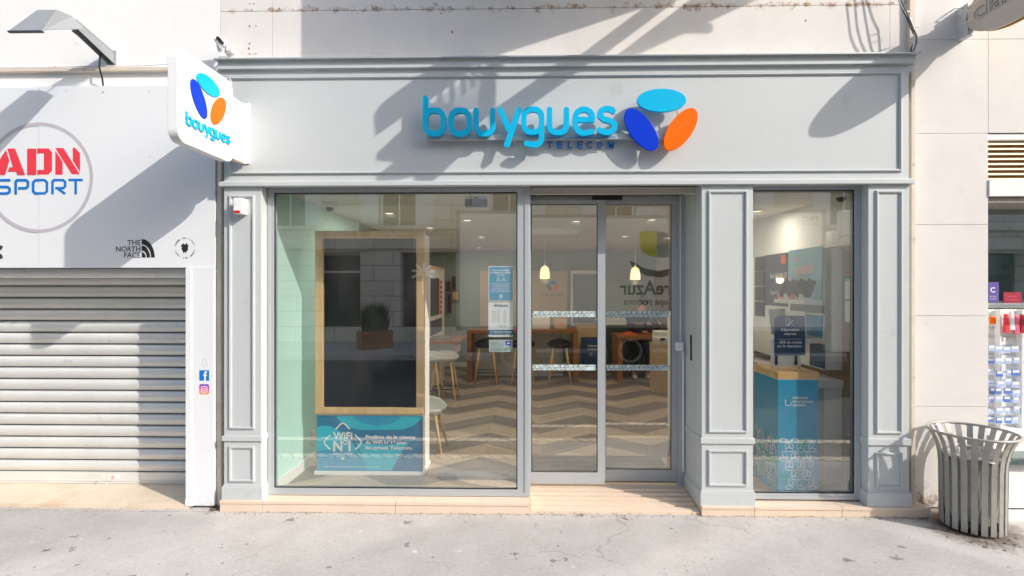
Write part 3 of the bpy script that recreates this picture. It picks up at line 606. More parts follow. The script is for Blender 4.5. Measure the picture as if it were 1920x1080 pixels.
# ================================================================== HANGING SIGN
XS = -2.12; pin = WX(437, 400, XS); pout = WX(333, 400, XS)
ztop_ = WX(337, 89, XS); SW = pin.y - pout.y; sz1 = WX(335, 86, XS).z; zlow = WX(335, 264, XS).z; SH = sz1 - zlow
hs = root('projecting_sign', 'white rounded square sign with three coloured ovals projecting over the pavement', 'sign', (XS - .03, pin.y, zlow))
HF = Fr((XS, pout.y, zlow), (0, 1, 0), (0, 0, 1), (1, 0, 0)); TH = .062
rp_ = rr(0, 0, SW, SH, .07, .07, 8)
q = MB(); q.poly(HF, rp_, -TH, 0); part('sign_body', q, M['white'], hs, bev=.003)
def hu(u, v): return (u * SW, v * SH)
for (px, py, ang, mm, lb) in ((389.8, 160, -4, 'cyan', 'cyan oval'), (371.9, 186, -58, 'blue', 'deep blue oval'), (408.3, 207.7, 56, 'orange', 'orange oval')):
    q = MB(); w_ = WX(px, py, XS); q.ell(HF, w_.y - pout.y, w_.z - zlow, .122, .058, R(ang), 0, .008, 48); part('oval', q, M[mm], hs, label=lb)
_b = WX(348, 233.5, XS); htr = lambda x, y: (_b.y - pout.y + (x - 303) * .000415, _b.z - zlow + (481 - y) * .00035)
letters(HF, htr, .010, .0125, hs, M['cyan'])
q = MB(); q.text(HF, 'TELECOM', .62 * SW, .055 * SH, .018 * SH, w=.27 * SW, d1=.002); part('small_lettering', q, M['ringgrey'], hs)
q = MB(); ya = pin.y; q.box(XS - TH + .008, XS - .026, ya - .005, -.012, zlow + .06, sz1 - .08); part('bracket_box', q, M['white'], hs, bev=.003)
q = MB(); q.box(XS - TH - .0, XS + .005, -.012, 0, zlow + .05, sz1 - .07); part('wall_plate', q, M['white'], hs, bev=.002)
q = MB(); q.box(XS - TH, XS - .02, pin.y + .02, -.02, zlow + .045, zlow + .058); part('cable_tray', q, M['pipe'], hs)

# alarm box
al = root('alarm_box', 'small white alarm siren box with red strip on the left pilaster', 'alarm', WY(450, 402, 0))
q = MB(); x0, z1 = XZ(438, 372, -.07); x1, z0 = XZ(454, 401, -.07); q.box(x0, x1 + .004, -.078, -.0, z0, z1 + .003); part('casing', q, M['white'], al, bev=.006)
q = MB(); q.box(x0 + .006, x1 - .012, -.0805, -.077, z0 + .006, z0 + .024); part('red_lamp', q, mat('red_lens', L(210, 20, 25), .3, var=0), al)
q = MB(); q.box(x1 + .003, x1 + .0065, -.03, -.012, z0 + .03, z0 + .036); part('vent', q, M['mgrey'], al); q = MB(); q.box(x1 + .003, x1 + .0065, -.05, -.03, z0 + .09, z0 + .094); part('vent', q, M['mgrey'], al); q = MB(); q.box(x1 + .003, x1 + .0065, -.045, -.03, z0 + .07, z0 + .074); part('vent', q, M['mgrey'], al)

# small wall camera above left end of cornice
cc = root('wall_camera', 'small white twin lens camera above left end of the cornice', 'camera', WY(416, 100, .1))
q = MB(); a_ = WY(404, 70, -.02); b2 = WY(424, 84, .02); q.bar(a_, b2, .055, .05); part('casing', q, M['white'], cc, bev=.006)
q = MB()
for px, py in ((409, 72), (414, 78)): p_ = WY(px, py, -.05); q.lathe(p_, [(0, -.006), (.014, -.006), (.014, .02)], 14, 'y')
part('lens', q, M['blackplastic'], cc)
q = MB(); q.bar(WY(423, 86, .02), WY(422, 104, .05), .008); q.bar(WY(423, 96, .03), WY(437, 96, WALLY), .012); part('stand', q, M['steel'], cc)
q = MB(); q.poly(FY(.02), [XZ(405, 80, .02), XZ(423, 104, .02), XZ(410, 106, .02)], -.03, 0); q.box(*(lambda a, b: (a.x, b.x, .08, WALLY, b.z, a.z))(WY(423, 93, .1), WY(437, 99, .1))); part('mount', q, M['white'], cc)

# ================================================================== LEFT NEIGHBOUR SHOP
nb = root('neighbour_shop', 'closed white sports shop with silver roller shutter left of the grey shopfront', 'shop', (-4.2, .1, 0))
PY = .05; PF = FY(PY); xa = -9.0; xp = PX(403, PY)
q = MB(); q.box(xa, PX(413, WALLY), WALLY, WALLY + .3, PZ(520, WALLY, 200), 9); q.box(PX(404, WALLY), PX(420, WALLY), WALLY + .02, WALLY + .3, 0, PZ(520, WALLY, 200)); part('upper_wall', q, M['stone2'], nb)
q = MB(); xseam = PX(72, PY); zp0, zp1 = PZ(502, PY, 200), PZ(162, PY, 72)
q.box(xa, xseam - .001, PY + .002, WALLY, zp0, zp1 - .004).box(xseam + .001, xp, PY, WALLY, zp0, zp1)
sp = part('sign_panel', q, M['whitepanel'], nb, bev=.0015)
RY = .45; xs_ = PX(352, PY)
q = MB(); q.box(xs_ - .0, xp, PY - .012, .5, .02, zp0 - .002); q.box(xs_ - .004, xs_ + .035, PY - .02, PY - .012, .02, zp0 - .002); q.box(xs_ - .006, xs_ + .05, PY - .024, PY - .01, .02, .07)
pst = part('post', q, M['whitepanel'], nb, bev=.002)
part('shutter_housing', MB().box(xa, xs_, PY + .03, RY + .1, zp0 - .004, zp0 + .1), M['dgrey'], nb)
q = MB(); pitch = .0985; zb0 = PZ(905, RY, 200); z = zb0 + .095; k = 0; frS = Fr((xa, 0, 0), (0, 1, 0), (0, 0, 1), (1, 0, 0))
while z < zp0 + .05:
    pr = [(RY + .02, z + .0005), (RY + .018, z + .006), (RY - .003, z + .009)] + [(RY - .004 - .017 * math.sin(math.pi * i / 8) ** .7, z + .014 + (pitch - .022) * i / 8) for i in range(9)] + [(RY + .004, z + pitch - .006), (RY + .012, z + pitch - .001)]
    q.poly(frS, pr, 0, xs_ - xa - .004); z += pitch
gp = MB(); z = zb0 + .095
while z < zp0 + .05: gp.box(xa, xs_ - .005, RY + .002, RY + .01, z + .0, z + .0085); z += pitch  # dark strips stand in for the shade between slats
M['shutter'] = mat('shutter_steel', L(226, 227, 224), .32, .2, var=.06, vs=3, stain=L(150, 146, 136), stain_s=6, stain_t=(.6, .85))
sh_ = part('roller_shutter', q, M['shutter'], nb, smooth=False); part('slat_shade_strip', gp, M['dgrey'], sh_, stuff=True)
q = MB(); q.box(xa, xs_ - .004, RY - .014, RY + .012, zb0, zb0 + .094); q.box(xa, xs_ - .004, RY - .02, RY + .012, zb0 + .02, zb0 + .03).box(xa, xs_ - .004, RY - .02, RY + .012, zb0, zb0 + .006); part('bottom_bar', q, M['shutter'], sh_, bev=.002)
x, z = XZ(193, 896, RY - .02); part('lock', MB().lathe((x, RY - .016, z), [(0, -.004), (.008, -.004), (.011, 0), (.011, .006)], 16, 'y').box(x - .05, x + .05, RY - .0165, RY - .014, z - .028, z + .026), M['shutter'], sh_)
x, z = XZ(215, 895, RY - .02); part('label_plate', MB().box(x - .033, x + .033, RY - .018, RY - .014, z - .018, z + .018), M['white'], sh_)
part('label_print', MB().box(x - .028, x - .006, RY - .0186, RY - .0179, z - .013, z - .008).box(x - .028, x - .006, RY - .0186, RY - .0179, z - .003, z + .002).box(x - .028, x - .006, RY - .0186, RY - .0179, z + .007, z + .012), M['red'], sh_)
a_ = WY(178, 910, RY - .03); part('handle', MB().tube([(a_.x, RY - .0, a_.z + .03), (a_.x, RY - .05, a_.z), (a_.x + .1, RY - .05, a_.z), (a_.x + .115, RY, a_.z + .035)], .004, 8), M['steel'], sh_)
q = MB(); q.box(xa, -3.6, PY - .02, RY + .3, -.02, .03).box(-3.597, xs_ + .02, PY - .02, RY + .3, -.02, .03); part('threshold_stone', q, mat('tan_stone', L(226, 210, 188), .6, var=.08, vs=4, stain=L(212, 176, 136), stain_s=3, stain_t=(.5, .8)), nb, bev=.002)
# lettering on the sign panel
def c8(x, y): return XZ(x / 3.175, 180 + y / 3.175, PY)
D0, D1 = 0, .0012
q = MB()
for pl in ([(36, 322), (56, 385), (30, 470), (-60, 470)], [(45, 313), (90, 313), (150, 470), (104, 470), (97, 450), (47, 450), (56, 424), (78, 424)],
           [(163, 313), (216, 313), (216, 470), (163, 470)], [(223, 312), (290, 312), (310, 334), (310, 446), (288, 468), (223, 468), (223, 440), (262, 440), (262, 342), (223, 342)],
           [(330, 326), (373, 392), (373, 469), (330, 469)], [(330, 310), (378, 310), (476, 466), (428, 466)], [(434, 308), (448, 308), (477, 342), (477, 452), (434, 384)]):
    q.poly(PF, [c8(*p_) for p_ in pl][::-1], D0, D1)
part('red_stencil_letters', q, M['red'], sp)
q = MB(); w_ = 15.5 / 3.175 / 248
for st, cl in (([(62, 501), (-5, 501), (-20, 515), (-20, 530), (-5, 541), (45, 541), (58, 552), (58, 570), (45, 580), (-20, 580)], 0), ([(94, 586), (94, 510), (103, 501), (155, 501), (167, 511), (167, 538), (155, 549), (108, 549)], 0),
               ([(212, 501), (266, 501), (280, 515), (280, 567), (266, 580), (212, 580), (198, 567), (198, 515)], 1), ([(313, 586), (313, 510), (322, 501), (376, 501), (388, 511), (388, 538), (376, 549), (330, 549)], 0), ([(345, 552), (388, 583)], 0), ([(408, 500), (493, 500)], 0), ([(451, 504), (451, 586)], 0)):
    q.stroke(PF, [c8(*p_) for p_ in st], w_, D0, D1 + .0001 * rnd.random(), closed=bool(cl), cap=False)
part('blue_letters', q, M['azure'], sp)
x, z = c8(232, 486); q = MB(); q.circ(PF, x, z, 335 / 3.175 / 247, 314 / 3.175 / 247, D0, .0009, 96); part('grey_ring', q, M['ringgrey'], sp)
q = MB()
for s_, py in (('THE', 459.5), ('NORTH', 471.5), ('FACE', 483)):
    x, z = XZ(263.5, py, PY); q.text(PF, s_, x, z, 9.6 / 248, al='r', bold=.012, d1=D1)
cx_, cz_ = XZ(266, 483, PY)
def qarc(r0, r1, sq=1.0):
    o = [(cx_ + r1 / 248 * math.sin(R(90 * i / 12)), cz_ + r1 / 248 * 1.42 * math.cos(R(90 * i / 12)) * sq) for i in range(13)]; n_ = [(cx_ + r0 / 248 * math.sin(R(90 * i / 12)), cz_ + r0 / 248 * 1.42 * math.cos(R(90 * i / 12)) * sq) for i in range(12, -1, -1)]
    q.poly(PF, o + n_, 0, D1)
qarc(18, 25); qarc(9.5, 16); qarc(0.1, 7.5)
part('mountain_brand_print', q, M['black'], sp)
q = MB(); cx_, cz_ = XZ(347, 465, PY)
def arctext(s_, r, a0, a1, h, flip=False):
    for i, ch in enumerate(s_):
        if ch == ' ': continue
        a = R(a0 + (a1 - a0) * i / (len(s_) - 1)); o = Vector((cx_ + r * math.cos(a), PY, cz_ + r * math.sin(a))); t_ = Vector((math.sin(a), 0, -math.cos(a))); n_ = Vector((math.cos(a), 0, math.sin(a)))
        q.text(Fr(o, t_, n_, (0, -1, 0)), ch, -.006, 0, h, bold=.02, d1=D1)
arctext('COMME DES LOUPS', .071, 165, 15, .011); arctext('COMME DES LOUPS', .071, -15, -165, .011)
wp = [(-8, 8), (-5, 12), (-2, 9), (1, 9), (4, 13), (6, 9), (9, 5), (7, 0), (8, -5), (4, -8), (3, -13), (-1, -9), (-3, -14), (-6, -7), (-9, -3), (-7, 2), (-11, 4)]
q.poly(PF, [(cx_ + a * .0031, cz_ + b * .0031) for a, b in wp], 0, D1)
part('wolf_brand_print', q, M['black'], sp)
q = MB(); q.poly(PF, [XZ(a, b, PY) for a, b in ((-20, 456), (-4, 458), (6, 462), (3, 468), (-6, 472), (3, 477), (6, 483), (-2, 487), (-20, 486))], 0, D1); part('dark_brand_print', q, M['dgrey'], sp)
q = MB()
for px, py in ((193, 173), (280, 171), (125, 171), (281, 294), (280, 414)): x, z = XZ(px, py, PY); q = MB(); q.ell(PF, x, z, .006 if px == 193 else .0035, .006 if px == 193 else .0035, 0, 0, .002, 10); part('fixing_screw', q, M['joint'], sp)
# social stickers on the post
PP = PY - .012; PPF = FY(PP)
x, z = XZ(383, 704, PP); q = MB(); q.rect(PPF, x - .038, z - .04, x + .038, z + .04, 0, .0008); st = thing('sticker', q, M['azure'], 'square blue sticker with white letter f on the white post', 'sticker')
q = MB(); q.stroke(PPF, [(x + .022, z + .026), (x + .012, z + .026), (x + .006, z + .018), (x + .006, z - .04)], .013, .0008, .0014, cap=False); q.stroke(PPF, [(x - .008, z + .002), (x + .021, z + .002)], .011, .0008, .0015, cap=False); part('letter_f', q, M['white'], st)
def insta_mat():
    m = bpy.data.materials.new('sticker_gradient'); m.use_nodes = True; N = m.node_tree.nodes; K = m.node_tree.links.new; tc = N.new('ShaderNodeTexCoord'); mp = N.new('ShaderNodeSeparateXYZ'); r = N.new('ShaderNodeValToRGB')
    K(tc.outputs['Generated'], mp.inputs[0]); K(mp.outputs[2], r.inputs[0]); e = r.color_ramp.elements; e[0].color = L(248, 170, 120); e[1].color = L(90, 70, 200); n = e.new(.5); n.color = L(225, 80, 150); K(r.outputs[0], N['Principled BSDF'].inputs[0]); return m
x, z = XZ(383, 730, PP); q = MB(); q.poly(PPF, rr(x - .038, z - .04, x + .038, z + .04, .014, .014, 5), 0, .0008); st = thing('sticker', q, insta_mat(), 'pink and purple camera sticker on the white post, below the blue one', 'sticker')
q = MB(); q.stroke(PPF, rr(x - .022, z - .022, x + .022, z + .022, .009, .009, 4), .005, .0008, .0014, closed=True); q.circ(PPF, x, z, .0125, .008, .0008, .0015, 24); part('camera_outline', q, M['white'], st)
x, z = XZ(383, 680, PP); q = MB(); q.stroke(PPF, [(x - .024, z - .018), (x - .014, z - .006), (x - .014, z + .012)] + [(x + .014 * math.cos(R(a)), z + .012 + .014 * math.sin(R(a))) for a in (160, 120, 90, 60, 20)] + [(x + .014, z + .012), (x + .014, z - .006), (x + .024, z - .018), (x + .008, z - .026), (x - .008, z - .026)], .0028, 0, .0008, closed=True)
thing('sticker', q, M['ringgrey'], 'faint white outline sticker above the blue square on the post', 'sticker')
# gap and pipe between shops
q = MB(); q.box(PX(410, .08), PX(418, .08), .06, WALLY, 0, PZ(130, .08, 415)); part('cover_strip', q, M['pipe'], nb, bev=.004)
q = MB()
for z_ in (.35, .8, 1.25, 1.7, 2.15): q = MB(); q.box(PX(404, .1), PX(409, .1), .095, .12, z_, z_ + .02); part('strip_clip', q, M['joint'], nb)
# conduit with cables along wall
q = MB(); z_ = PZ(131, .1, 150); q.box(-9, PX(340, .1), WALLY - .035, WALLY, z_ - .016, z_ + .014); cd = root('cable_conduit', 'long cream cable conduit running along the wall above the white sign panel', 'conduit', (-3.6, .1, z_)); part('duct', q, M['pipe'], cd, bev=.003)
q = MB(); q.tube([(-9, WALLY - .02, z_ + .028)] + [(-9 + i * .5, WALLY - .02, z_ + .026 + .004 * math.sin(i * 2.3)) for i in range(1, 13)] + [(PX(330, .1), WALLY - .02, z_ + .045)], .005, 6); part('cable', q, M['whitepanel'], cd)

# floodlight
def floodlight(label, group=None):
    rx, rz = PX(215, WALLY), PZ(108, WALLY, 215)
    f = root('wall_floodlight', label, 'floodlight', (rx, WALLY, rz))
    X0 = rx - .02
    def at(px, py, X): p_ = WX(px, py, X); return p_
    q = MB(); q.box(X0 - .03, X0 + .035, WALLY - .012, WALLY, rz - .06, rz + .05); part('wall_bracket', q, M['lampgrey'], f)
    e1 = at(136, 40, X0 - .01); s1 = Vector((X0, WALLY - .01, rz + .02)); s2 = Vector((X0, WALLY - .01, rz - .05)); e2 = at(124, 52, X0)
    q = MB()
    fa = Fr(s1, (e1 - s1).normalized(), Vector((0, 0, 1)), (1, 0, 0)); Ln = (e1 - s1).length
    for dx in (-.028, .024): q.poly(Fr(s1 + Vector((dx, 0, 0)), (e1 - s1).normalized(), Vector((0, 0, 1)), (1, 0, 0)), [(0, .012), (Ln, .01), (Ln, -.045), (0, -.075)], 0, .004)
    q.poly(fa, [(0, .016), (Ln, .014), (Ln, .010), (0, .012)], -.03, .03)
    part('arm', q, M['lampgrey'], f)
    q = MB(); q.tube([s2 + Vector((.0, -.05, 0)), s2 + Vector((0, -.09, .035)), s2 + Vector((0, -.14, .02)), s2 + Vector((0, -.2, .06)), e2 + Vector((0, .05, 0))], .004, 6); q.tube([s2 + Vector((-.02, -.08, .03)), s2 + Vector((-.035, -.07, -.06)), s2 + Vector((-.045, -.03, -.13)), s2 + Vector((-.05, -.01, -.22))], .006, 6)
    part('cable', q, M['blackplastic'], f)
    # head: a wedge hood
    yb, yf = e1.y + .02, at(80, 56, X0 + .0).y; hx0, hx1 = X0 - .12, X0 + .11
    A = at(136, 50, hx1 - .05); zu_b = e2.z + .005; Fp = at(80, 57, hx1); zu_f = Fp.z; yf = Fp.y; yb = e2.y + .03
    T = at(100, 18, hx1 - .07); B_ = at(130, 27, hx1 - .07)
    vs = [(hx0, yf, zu_f), (hx1, yf, zu_f), (hx1, yb, zu_b), (hx0, yb, zu_b), (hx0 + .045, T.y, T.z), (hx1 - .045, T.y, T.z), (hx1 - .07, B_.y + .02, B_.z), (hx0 + .07, B_.y + .02, B_.z)]
    q = MB(); q.add(vs, [(0, 1, 5, 4), (1, 2, 6, 5), (2, 3, 7, 6), (3, 0, 4, 7), (4, 5, 6, 7), (0, 1, 2, 3)]); part('lamp_hood', q, M['lampgrey'], f, bev=.004)
    q = MB(); q.box(hx0 + .002, hx1 - .002, yf - .006, yf + .012, zu_f - .012, zu_f - .001); part('glass_rim', q, M['dgrey'], f)
    return f
floodlight('grey angular floodlight on a slotted arm above the white sign panel')

# ================================================================== RIGHT SIDE
rb = root('right_building', 'pale limestone building with accessory shop right of the grey shopfront', 'building', (4.4, .1, 0))
xj = [PX(1712, WALLY), PX(1853, WALLY), 9.5]; zj = [PZ(y_, WALLY, 1780) for y_ in (762, 592, 421, 250, 74)]
q = MB(); zs = [.02] + zj + [5.2]
for i in range(len(zs) - 1):
    q.box(xj[0], xj[1] - .002, WALLY, WALLY + .4, zs[i] + .0015, zs[i + 1] - .0015)
q.box(xj[1] + .002, 7.0, WALLY, WALLY + .4, zj[3] + .003, zj[4] - .002); q.box(xj[1] + .002, 7.0, WALLY, WALLY + .4, zj[4] + .002, 5.2); q.box(7.003, 12, WALLY, WALLY + .4, 0, 5.2)
q.box(xj[0], 12, WALLY, WALLY + .4, 5.204, 9)
def dirt_stone():
    m = mat('limestone_slabs', L(222, 219, 215), .8, var=.045, vs=2.5, bump=.12, bs=45, stain=L(205, 192, 176), stain_s=6, stain_t=(.62, .85)); N = m.node_tree.nodes; K = m.node_tree.links.new; b = N['Principled BSDF']; src = b.inputs[0].links[0].from_socket
    tc = N.new('ShaderNodeTexCoord'); sx = N.new('ShaderNodeSeparateXYZ'); K(tc.outputs['Object'], sx.inputs[0]); nz = N.new('ShaderNodeTexNoise'); nz.inputs['Scale'].default_value = 22; nz.inputs['Detail'].default_value = 8; nz.inputs['Roughness'].default_value = .75; K(tc.outputs['Object'], nz.inputs['Vector'])
    a = N.new('ShaderNodeMath'); a.operation = 'MULTIPLY_ADD'; a.inputs[1].default_value = -1.1; K(sx.outputs[2], a.inputs[0]); K(nz.outputs['Fac'], a.inputs[2]); mr = N.new('ShaderNodeMapRange'); mr.inputs['From Min'].default_value = .33; mr.inputs['From Max'].default_value = .56; K(a.outputs[0], mr.inputs[0])
    mx = N.new('ShaderNodeMix'); mx.data_type = 'RGBA'; K(mr.outputs[0], mx.inputs[0]); K(src, mx.inputs[6]); mx.inputs[7].default_value = L(120, 92, 66); K(mx.outputs[2], b.inputs[0]); return m
M['dstone'] = dirt_stone()
part('stone_facing', q, M['dstone'], rb)
part('wall_joint', MB().box(xj[0], xj[1] - .004, WALLY + .01, WALLY + .3, .0, 5).box(xj[1] - .004, 7, WALLY + .01, WALLY + .3, zj[3] + .02, 5), M['joint2'], rb)
part('cover_strip', MB().box(PX(1705, .08), PX(1713, .08), .06, WALLY + .02, .05, PZ(112, .08, 1708)), M['pipe'], rb, bev=.004)
part('corner_strip', MB().box(PX(1700, WALLY), PX(1712, WALLY), .09, WALLY + .01, PZ(106, .1, 1700), 5.2), M['pipe'], rb, bev=.004)
# grille
GY = WALLY + .05; xg = xj[1]; lz1, lz0 = PZ(265, GY, 1880), PZ(340, GY, 1880)
part('grille_frame', MB().box(xg, 7, WALLY + .01, WALLY + .12, lz1, zj[3] - .003).box(xg, 7, WALLY - .01, WALLY + .12, PZ(368, WALLY, 1880), lz0), M['stone2'], rb, bev=.002)
q = MB(); nl = 8; hh = (lz1 - lz0) / nl
for i in range(nl):
    z_ = lz0 + hh * i; q.poly(Fr((xg, 0, 0), (0, 1, 0), (0, 0, 1), (1, 0, 0)), [(WALLY + .015, z_ + .002), (WALLY + .02, z_ + .002 + hh * .35), (WALLY + .07, z_ + hh * .95), (WALLY + .07, z_ + hh * .85)], 0, 7 - xg)
lv = part('vent_louvre', q, M['whitelouvre'], rb); part('vent_backing', MB().box(xg, 7, WALLY + .09, WALLY + .12, lz0, lz1), M['louvre'], rb)
wy = WALLY + .34
part('shop_window_head', MB().box(xg, 7, WALLY + .02, wy + .05, PZ(392, wy, 1880), PZ(369, WALLY, 1880) - .002), M['joint2'], rb)
part('shop_window', MB().box(xg + .01, 7, wy, wy + .006, PZ(905, wy, 1880), PZ(391, wy, 1880)), M['glass2'], rb)
part('shop_window_backdrop', MB().box(xg, 7, 1.6, 1.7, 0, 3).box(xg - .05, xg, .53, 1.7, 0, 3).box(xg, 7, .3, 1.7, 2.7, 2.75).box(xg, 7, .3, 1.7, 0, .05), mat('dark_shop_interior', L(130, 150, 150), .9, var=.3), rb)
part('window_rail', MB().tube([(xg, WALLY + .03, PZ(573, WALLY, 1880)), (7, WALLY + .03, PZ(573, WALLY, 1880))], .018, 12), M['inwhite'], rb, smooth=True)
part('window_plinth', MB().box(xg, 7, WALLY - .01, wy + .05, PZ(845, WALLY, 1880), PZ(815, WALLY, 1880)).box(xg, 7, WALLY - .03, wy + .03, .03, PZ(900, WALLY, 1880)), M['stone2'], rb, bev=.003)
part('threshold', MB().box(xg - .3, 7, -.06, WALLY - .031, -.01, .022), M['stone2'], rb, bev=.003)
fg = FY(wy - .001)
x0, z1 = XZ(1855, 529, wy); x1, z0 = XZ(1872, 567, wy)
st = thing('poster', MB().rect(fg, x0 - .01, z0, x1, z1, 0, .003), M['violet'], 'violet promotional card in the accessory shop window', 'poster')
q = MB(); q.text(fg, 'C', x0 + .005, (z0 + z1) / 2, .04, d1=.004, bold=.02); q.text(fg, 'on tout', x0, z0 + .045, .012, d1=.004); q.text(fg, 'le rayon', x0, z0 + .025, .012, d1=.004); part('print', q, M['white'], st)
x0, z1 = XZ(1881, 548, wy); x1, z0 = XZ(1914, 568, wy)
st = thing('poster', MB().rect(fg, x0, z0, x1, z1, 0, .003), M['crimson'], 'small crimson offer card in the accessory shop window', 'poster')
q = MB(); q.text(fg, '3 achetés', x0 + .02, z0 + .048, .016, d1=.004); q.text(fg, '= 3 offerts', x0 + .02, z0 + .02, .016, d1=.004); part('print', q, M['pink'], st)
# rack with packets
RKY = WALLY + .22; FR_ = FY(RKY)
rk = root('display_rack', 'white slatted rack of accessories behind the litter bin', 'rack', (PX(1890, RKY), RKY, PZ(812, RKY, 1880)))
q = MB(); zr1, zr0 = PZ(580, RKY, 1880), PZ(812, RKY, 1880); n_ = 14
for i in range(n_): za = zr0 + (zr1 - zr0) * i / n_; q.box(PX(1854, RKY), PX(1990, RKY), RKY, RKY + .012, za, za + (zr1 - zr0) / n_ - .012)
q.box(PX(1854, RKY), PX(1990, RKY), RKY + .013, RKY + .02, zr0, zr1); part('slat_board', q, M['inwhite'], rk)
q = MB()
for px in (1866, 1907, 1950): q.box(PX(px, RKY) - .006, PX(px, RKY) + .006, RKY - .05, RKY, zr0, zr1)
part('upright', q, M['white'], rk)
cols = [('pale blue', 'lblue'), ('blue', 'mblue'), ('pale blue', 'lblue'), ('lilac', 'violet')]
rows = [655, 676, 699, 718, 735, 751, 770, 788]
for ri, py in enumerate(rows):
    for ci in range(5):
        px = 1858 + ci * 15.5 + rnd.uniform(-3, 3); cn, mm = cols[rnd.randrange(3)]; yo = RKY - .03 - .07 * (ci % 2); x, z = XZ(px, py + rnd.uniform(-3, 3), yo); w2, h2 = .022 + rnd.random() * .01, .024
        q = MB(); q.mi = 0; q.box(x - w2, x + w2, yo - .006, yo, z - h2, z + h2); q.mi = 1; q.box(x - w2 * .8, x + w2 * .8, yo - .0075, yo - .006, z, z + h2 * .8)
        side = ['nearest the wall', 'second from wall', 'middle one', 'fourth from wall', 'farthest from wall'][ci]
        thing('accessory_packet', q, [M[mm], M['inwhite']], f'{cn} packet on the white rack, {ORD[ri]} row under the pouches, {side}', 'packet', 'packets hanging on the white rack')
for i, (px, py, mm, cn) in enumerate(((1884, 605, 'red', 'red'), (1894, 600, 'white', 'white'), (1903, 608, 'pink', 'pink'), (1914, 606, 'crimson', 'crimson'), (1859, 600, 'orange', 'orange'))):
    yo = RKY - .06; x, z = XZ(px, py, yo); q = MB(); q.poly(FY(yo), [(x - .012, z + .07), (x + .012, z + .07), (x + .024, z - .08), (x - .02, z - .075)] if i < 4 else [(x - .02, z + .03), (x + .02, z + .03), (x + .02, z - .03), (x - .02, z - .03)], 0, .02)
    thing('accessory_pouch', q, M[mm], f'{cn} pouch hanging on the top hooks of the white rack', 'pouch', 'pouches on the white rack', bev=.004)
# claires sign: an oval plate on two bars
XC = 3.25; zc = 3.685; cs = root('oval_sign', 'oval stone coloured sign with cut lettering projecting above the litter bin', 'sign', (XC, WALLY, zc - .15))
CF = Fr((XC, 0, zc), (0, -1, 0), (0, 0, 1), (-1, 0, 0)); cc0 = .335
q = MB(); q.ell(CF, cc0, 0, .37, .195, 0, -.03, 0, 64); part('plate', q, mat('taupe_paint', L(196, 188, 178), .6, var=.03), cs, bev=.003)
q = MB(); q.ell(CF, cc0, 0, .362, .188, 0, -.05, -.03, 64).ell(CF, cc0, 0, .37, .195, 0, -.065, -.05, 64); part('brass_edge', q, M['gold'], cs)
q = MB(); q.text(CF, "claire's", cc0 - .30, -.045, .115, w=.6, bold=.02, d1=.002); part('lettering', q, M['dgrey'], cs)
q = MB(); q.text(CF, "claire's", cc0 - .292, -.051, .115, w=.6, bold=.004, d1=.0035); part('lettering_inset', q, mat('lettering_light', L(176, 174, 172), .5, var=0), cs)
q = MB()
for dz in (.045, -.06): q.tube([(XC + .01, WALLY, zc + dz + .04), (XC + .01, -.08, zc + dz + .04)], .012, 10)
part('bar', q, M['pipe'], cs, smooth=False)
q = MB(); q.box(XC - .0, XC + .045, .02, WALLY, zc - .12, zc + .12); q.tube([(XC, .06, zc + .1), (XC - .06, .06, zc + .1), (XC - .07, WALLY, zc + .095)], .005, 6); part('wall_plate', q, mat('plate_grey', L(196, 200, 204), .5, var=.05), cs, bev=.002)
# cable bundle
cb = root('cable_bundle', 'tangled bundle of grey cables dropping to the right end of the cornice', 'cables', WY(1708, 96, .0))
pth = [(1675, -60), (1686, 0), (1697, 22), (1706, 40), (1713, 55), (1717, 68), (1715, 80), (1711, 92), (1708, 100)]
for k in range(4):
    q = MB(); q.tube([WY(px + math.sin(i * 1.3 + k * 2) * 1.8 + k * 1.2 - 2, py, .03 - .02 * k + .01 * math.sin(i + k)) for i, (px, py) in enumerate(pth)], .006, 6)
    part('cable', q, [M['cable'], M['dgrey'], M['white'], M['cable']][k], cb, smooth=True)
q = MB()
for px, py in ((1699, 22), (1704, 35), (1716, 52), (1715, 82)): p_ = WY(px, py, .02); q.bar(p_ + Vector((-.025, -.01, 0)), p_ + Vector((.03, .01, .006)), .005)
part('cable_tie', q, M['steel'], cb)

# ================================================================== LITTER BIN
bx, by = BINXY.x, BINXY.y
bn = root('litter_bin', 'grey slatted metal litter bin with flared rim on the pavement', 'litter bin', (bx, by, 0))
prof = [(.178, .02), (.180, .25), (.182, .44), (.186, .50), (.196, .56), (.212, .61), (.232, .655), (.243, .672)]
ns = 22
for i in range(ns):
    a = 2 * math.pi * i / ns + .07; q = MB(); hw = .0175
    vs = []
    for r, z in prof:
        c, s_ = math.cos(a), math.sin(a)
        for (dr, dt) in ((0, -hw), (0, hw), (.006, hw), (.006, -hw)): vs.append((bx + (r + dr) * c - dt * s_, by + (r + dr) * s_ + dt * c, z))
    m_ = len(prof); fs_ = [(j * 4 + k, j * 4 + (k + 1) % 4, (j + 1) * 4 + (k + 1) % 4, (j + 1) * 4 + k) for j in range(m_ - 1) for k in range(4)] + [(0, 1, 2, 3), (4 * m_ - 4, 4 * m_ - 3, 4 * m_ - 2, 4 * m_ - 1)]
    q.add(vs, fs_); part('slat', q, M['bin'], bn)
q = MB(); n_ = 48; q.tube([(bx + .25 * math.cos(2 * math.pi * i / n_), by + .25 * math.sin(2 * math.pi * i / n_), .678) for i in range(n_ + 1)], .0095, 10, caps=False); part('rim', q, M['bin'], bn, smooth=True)
q = MB(); q.lathe((bx, by, 0), [(.176, .495), (.176, .53), (.166, .53), (.166, .495), (.176, .495)], 40); part('hoop', q, M['bin'], bn)
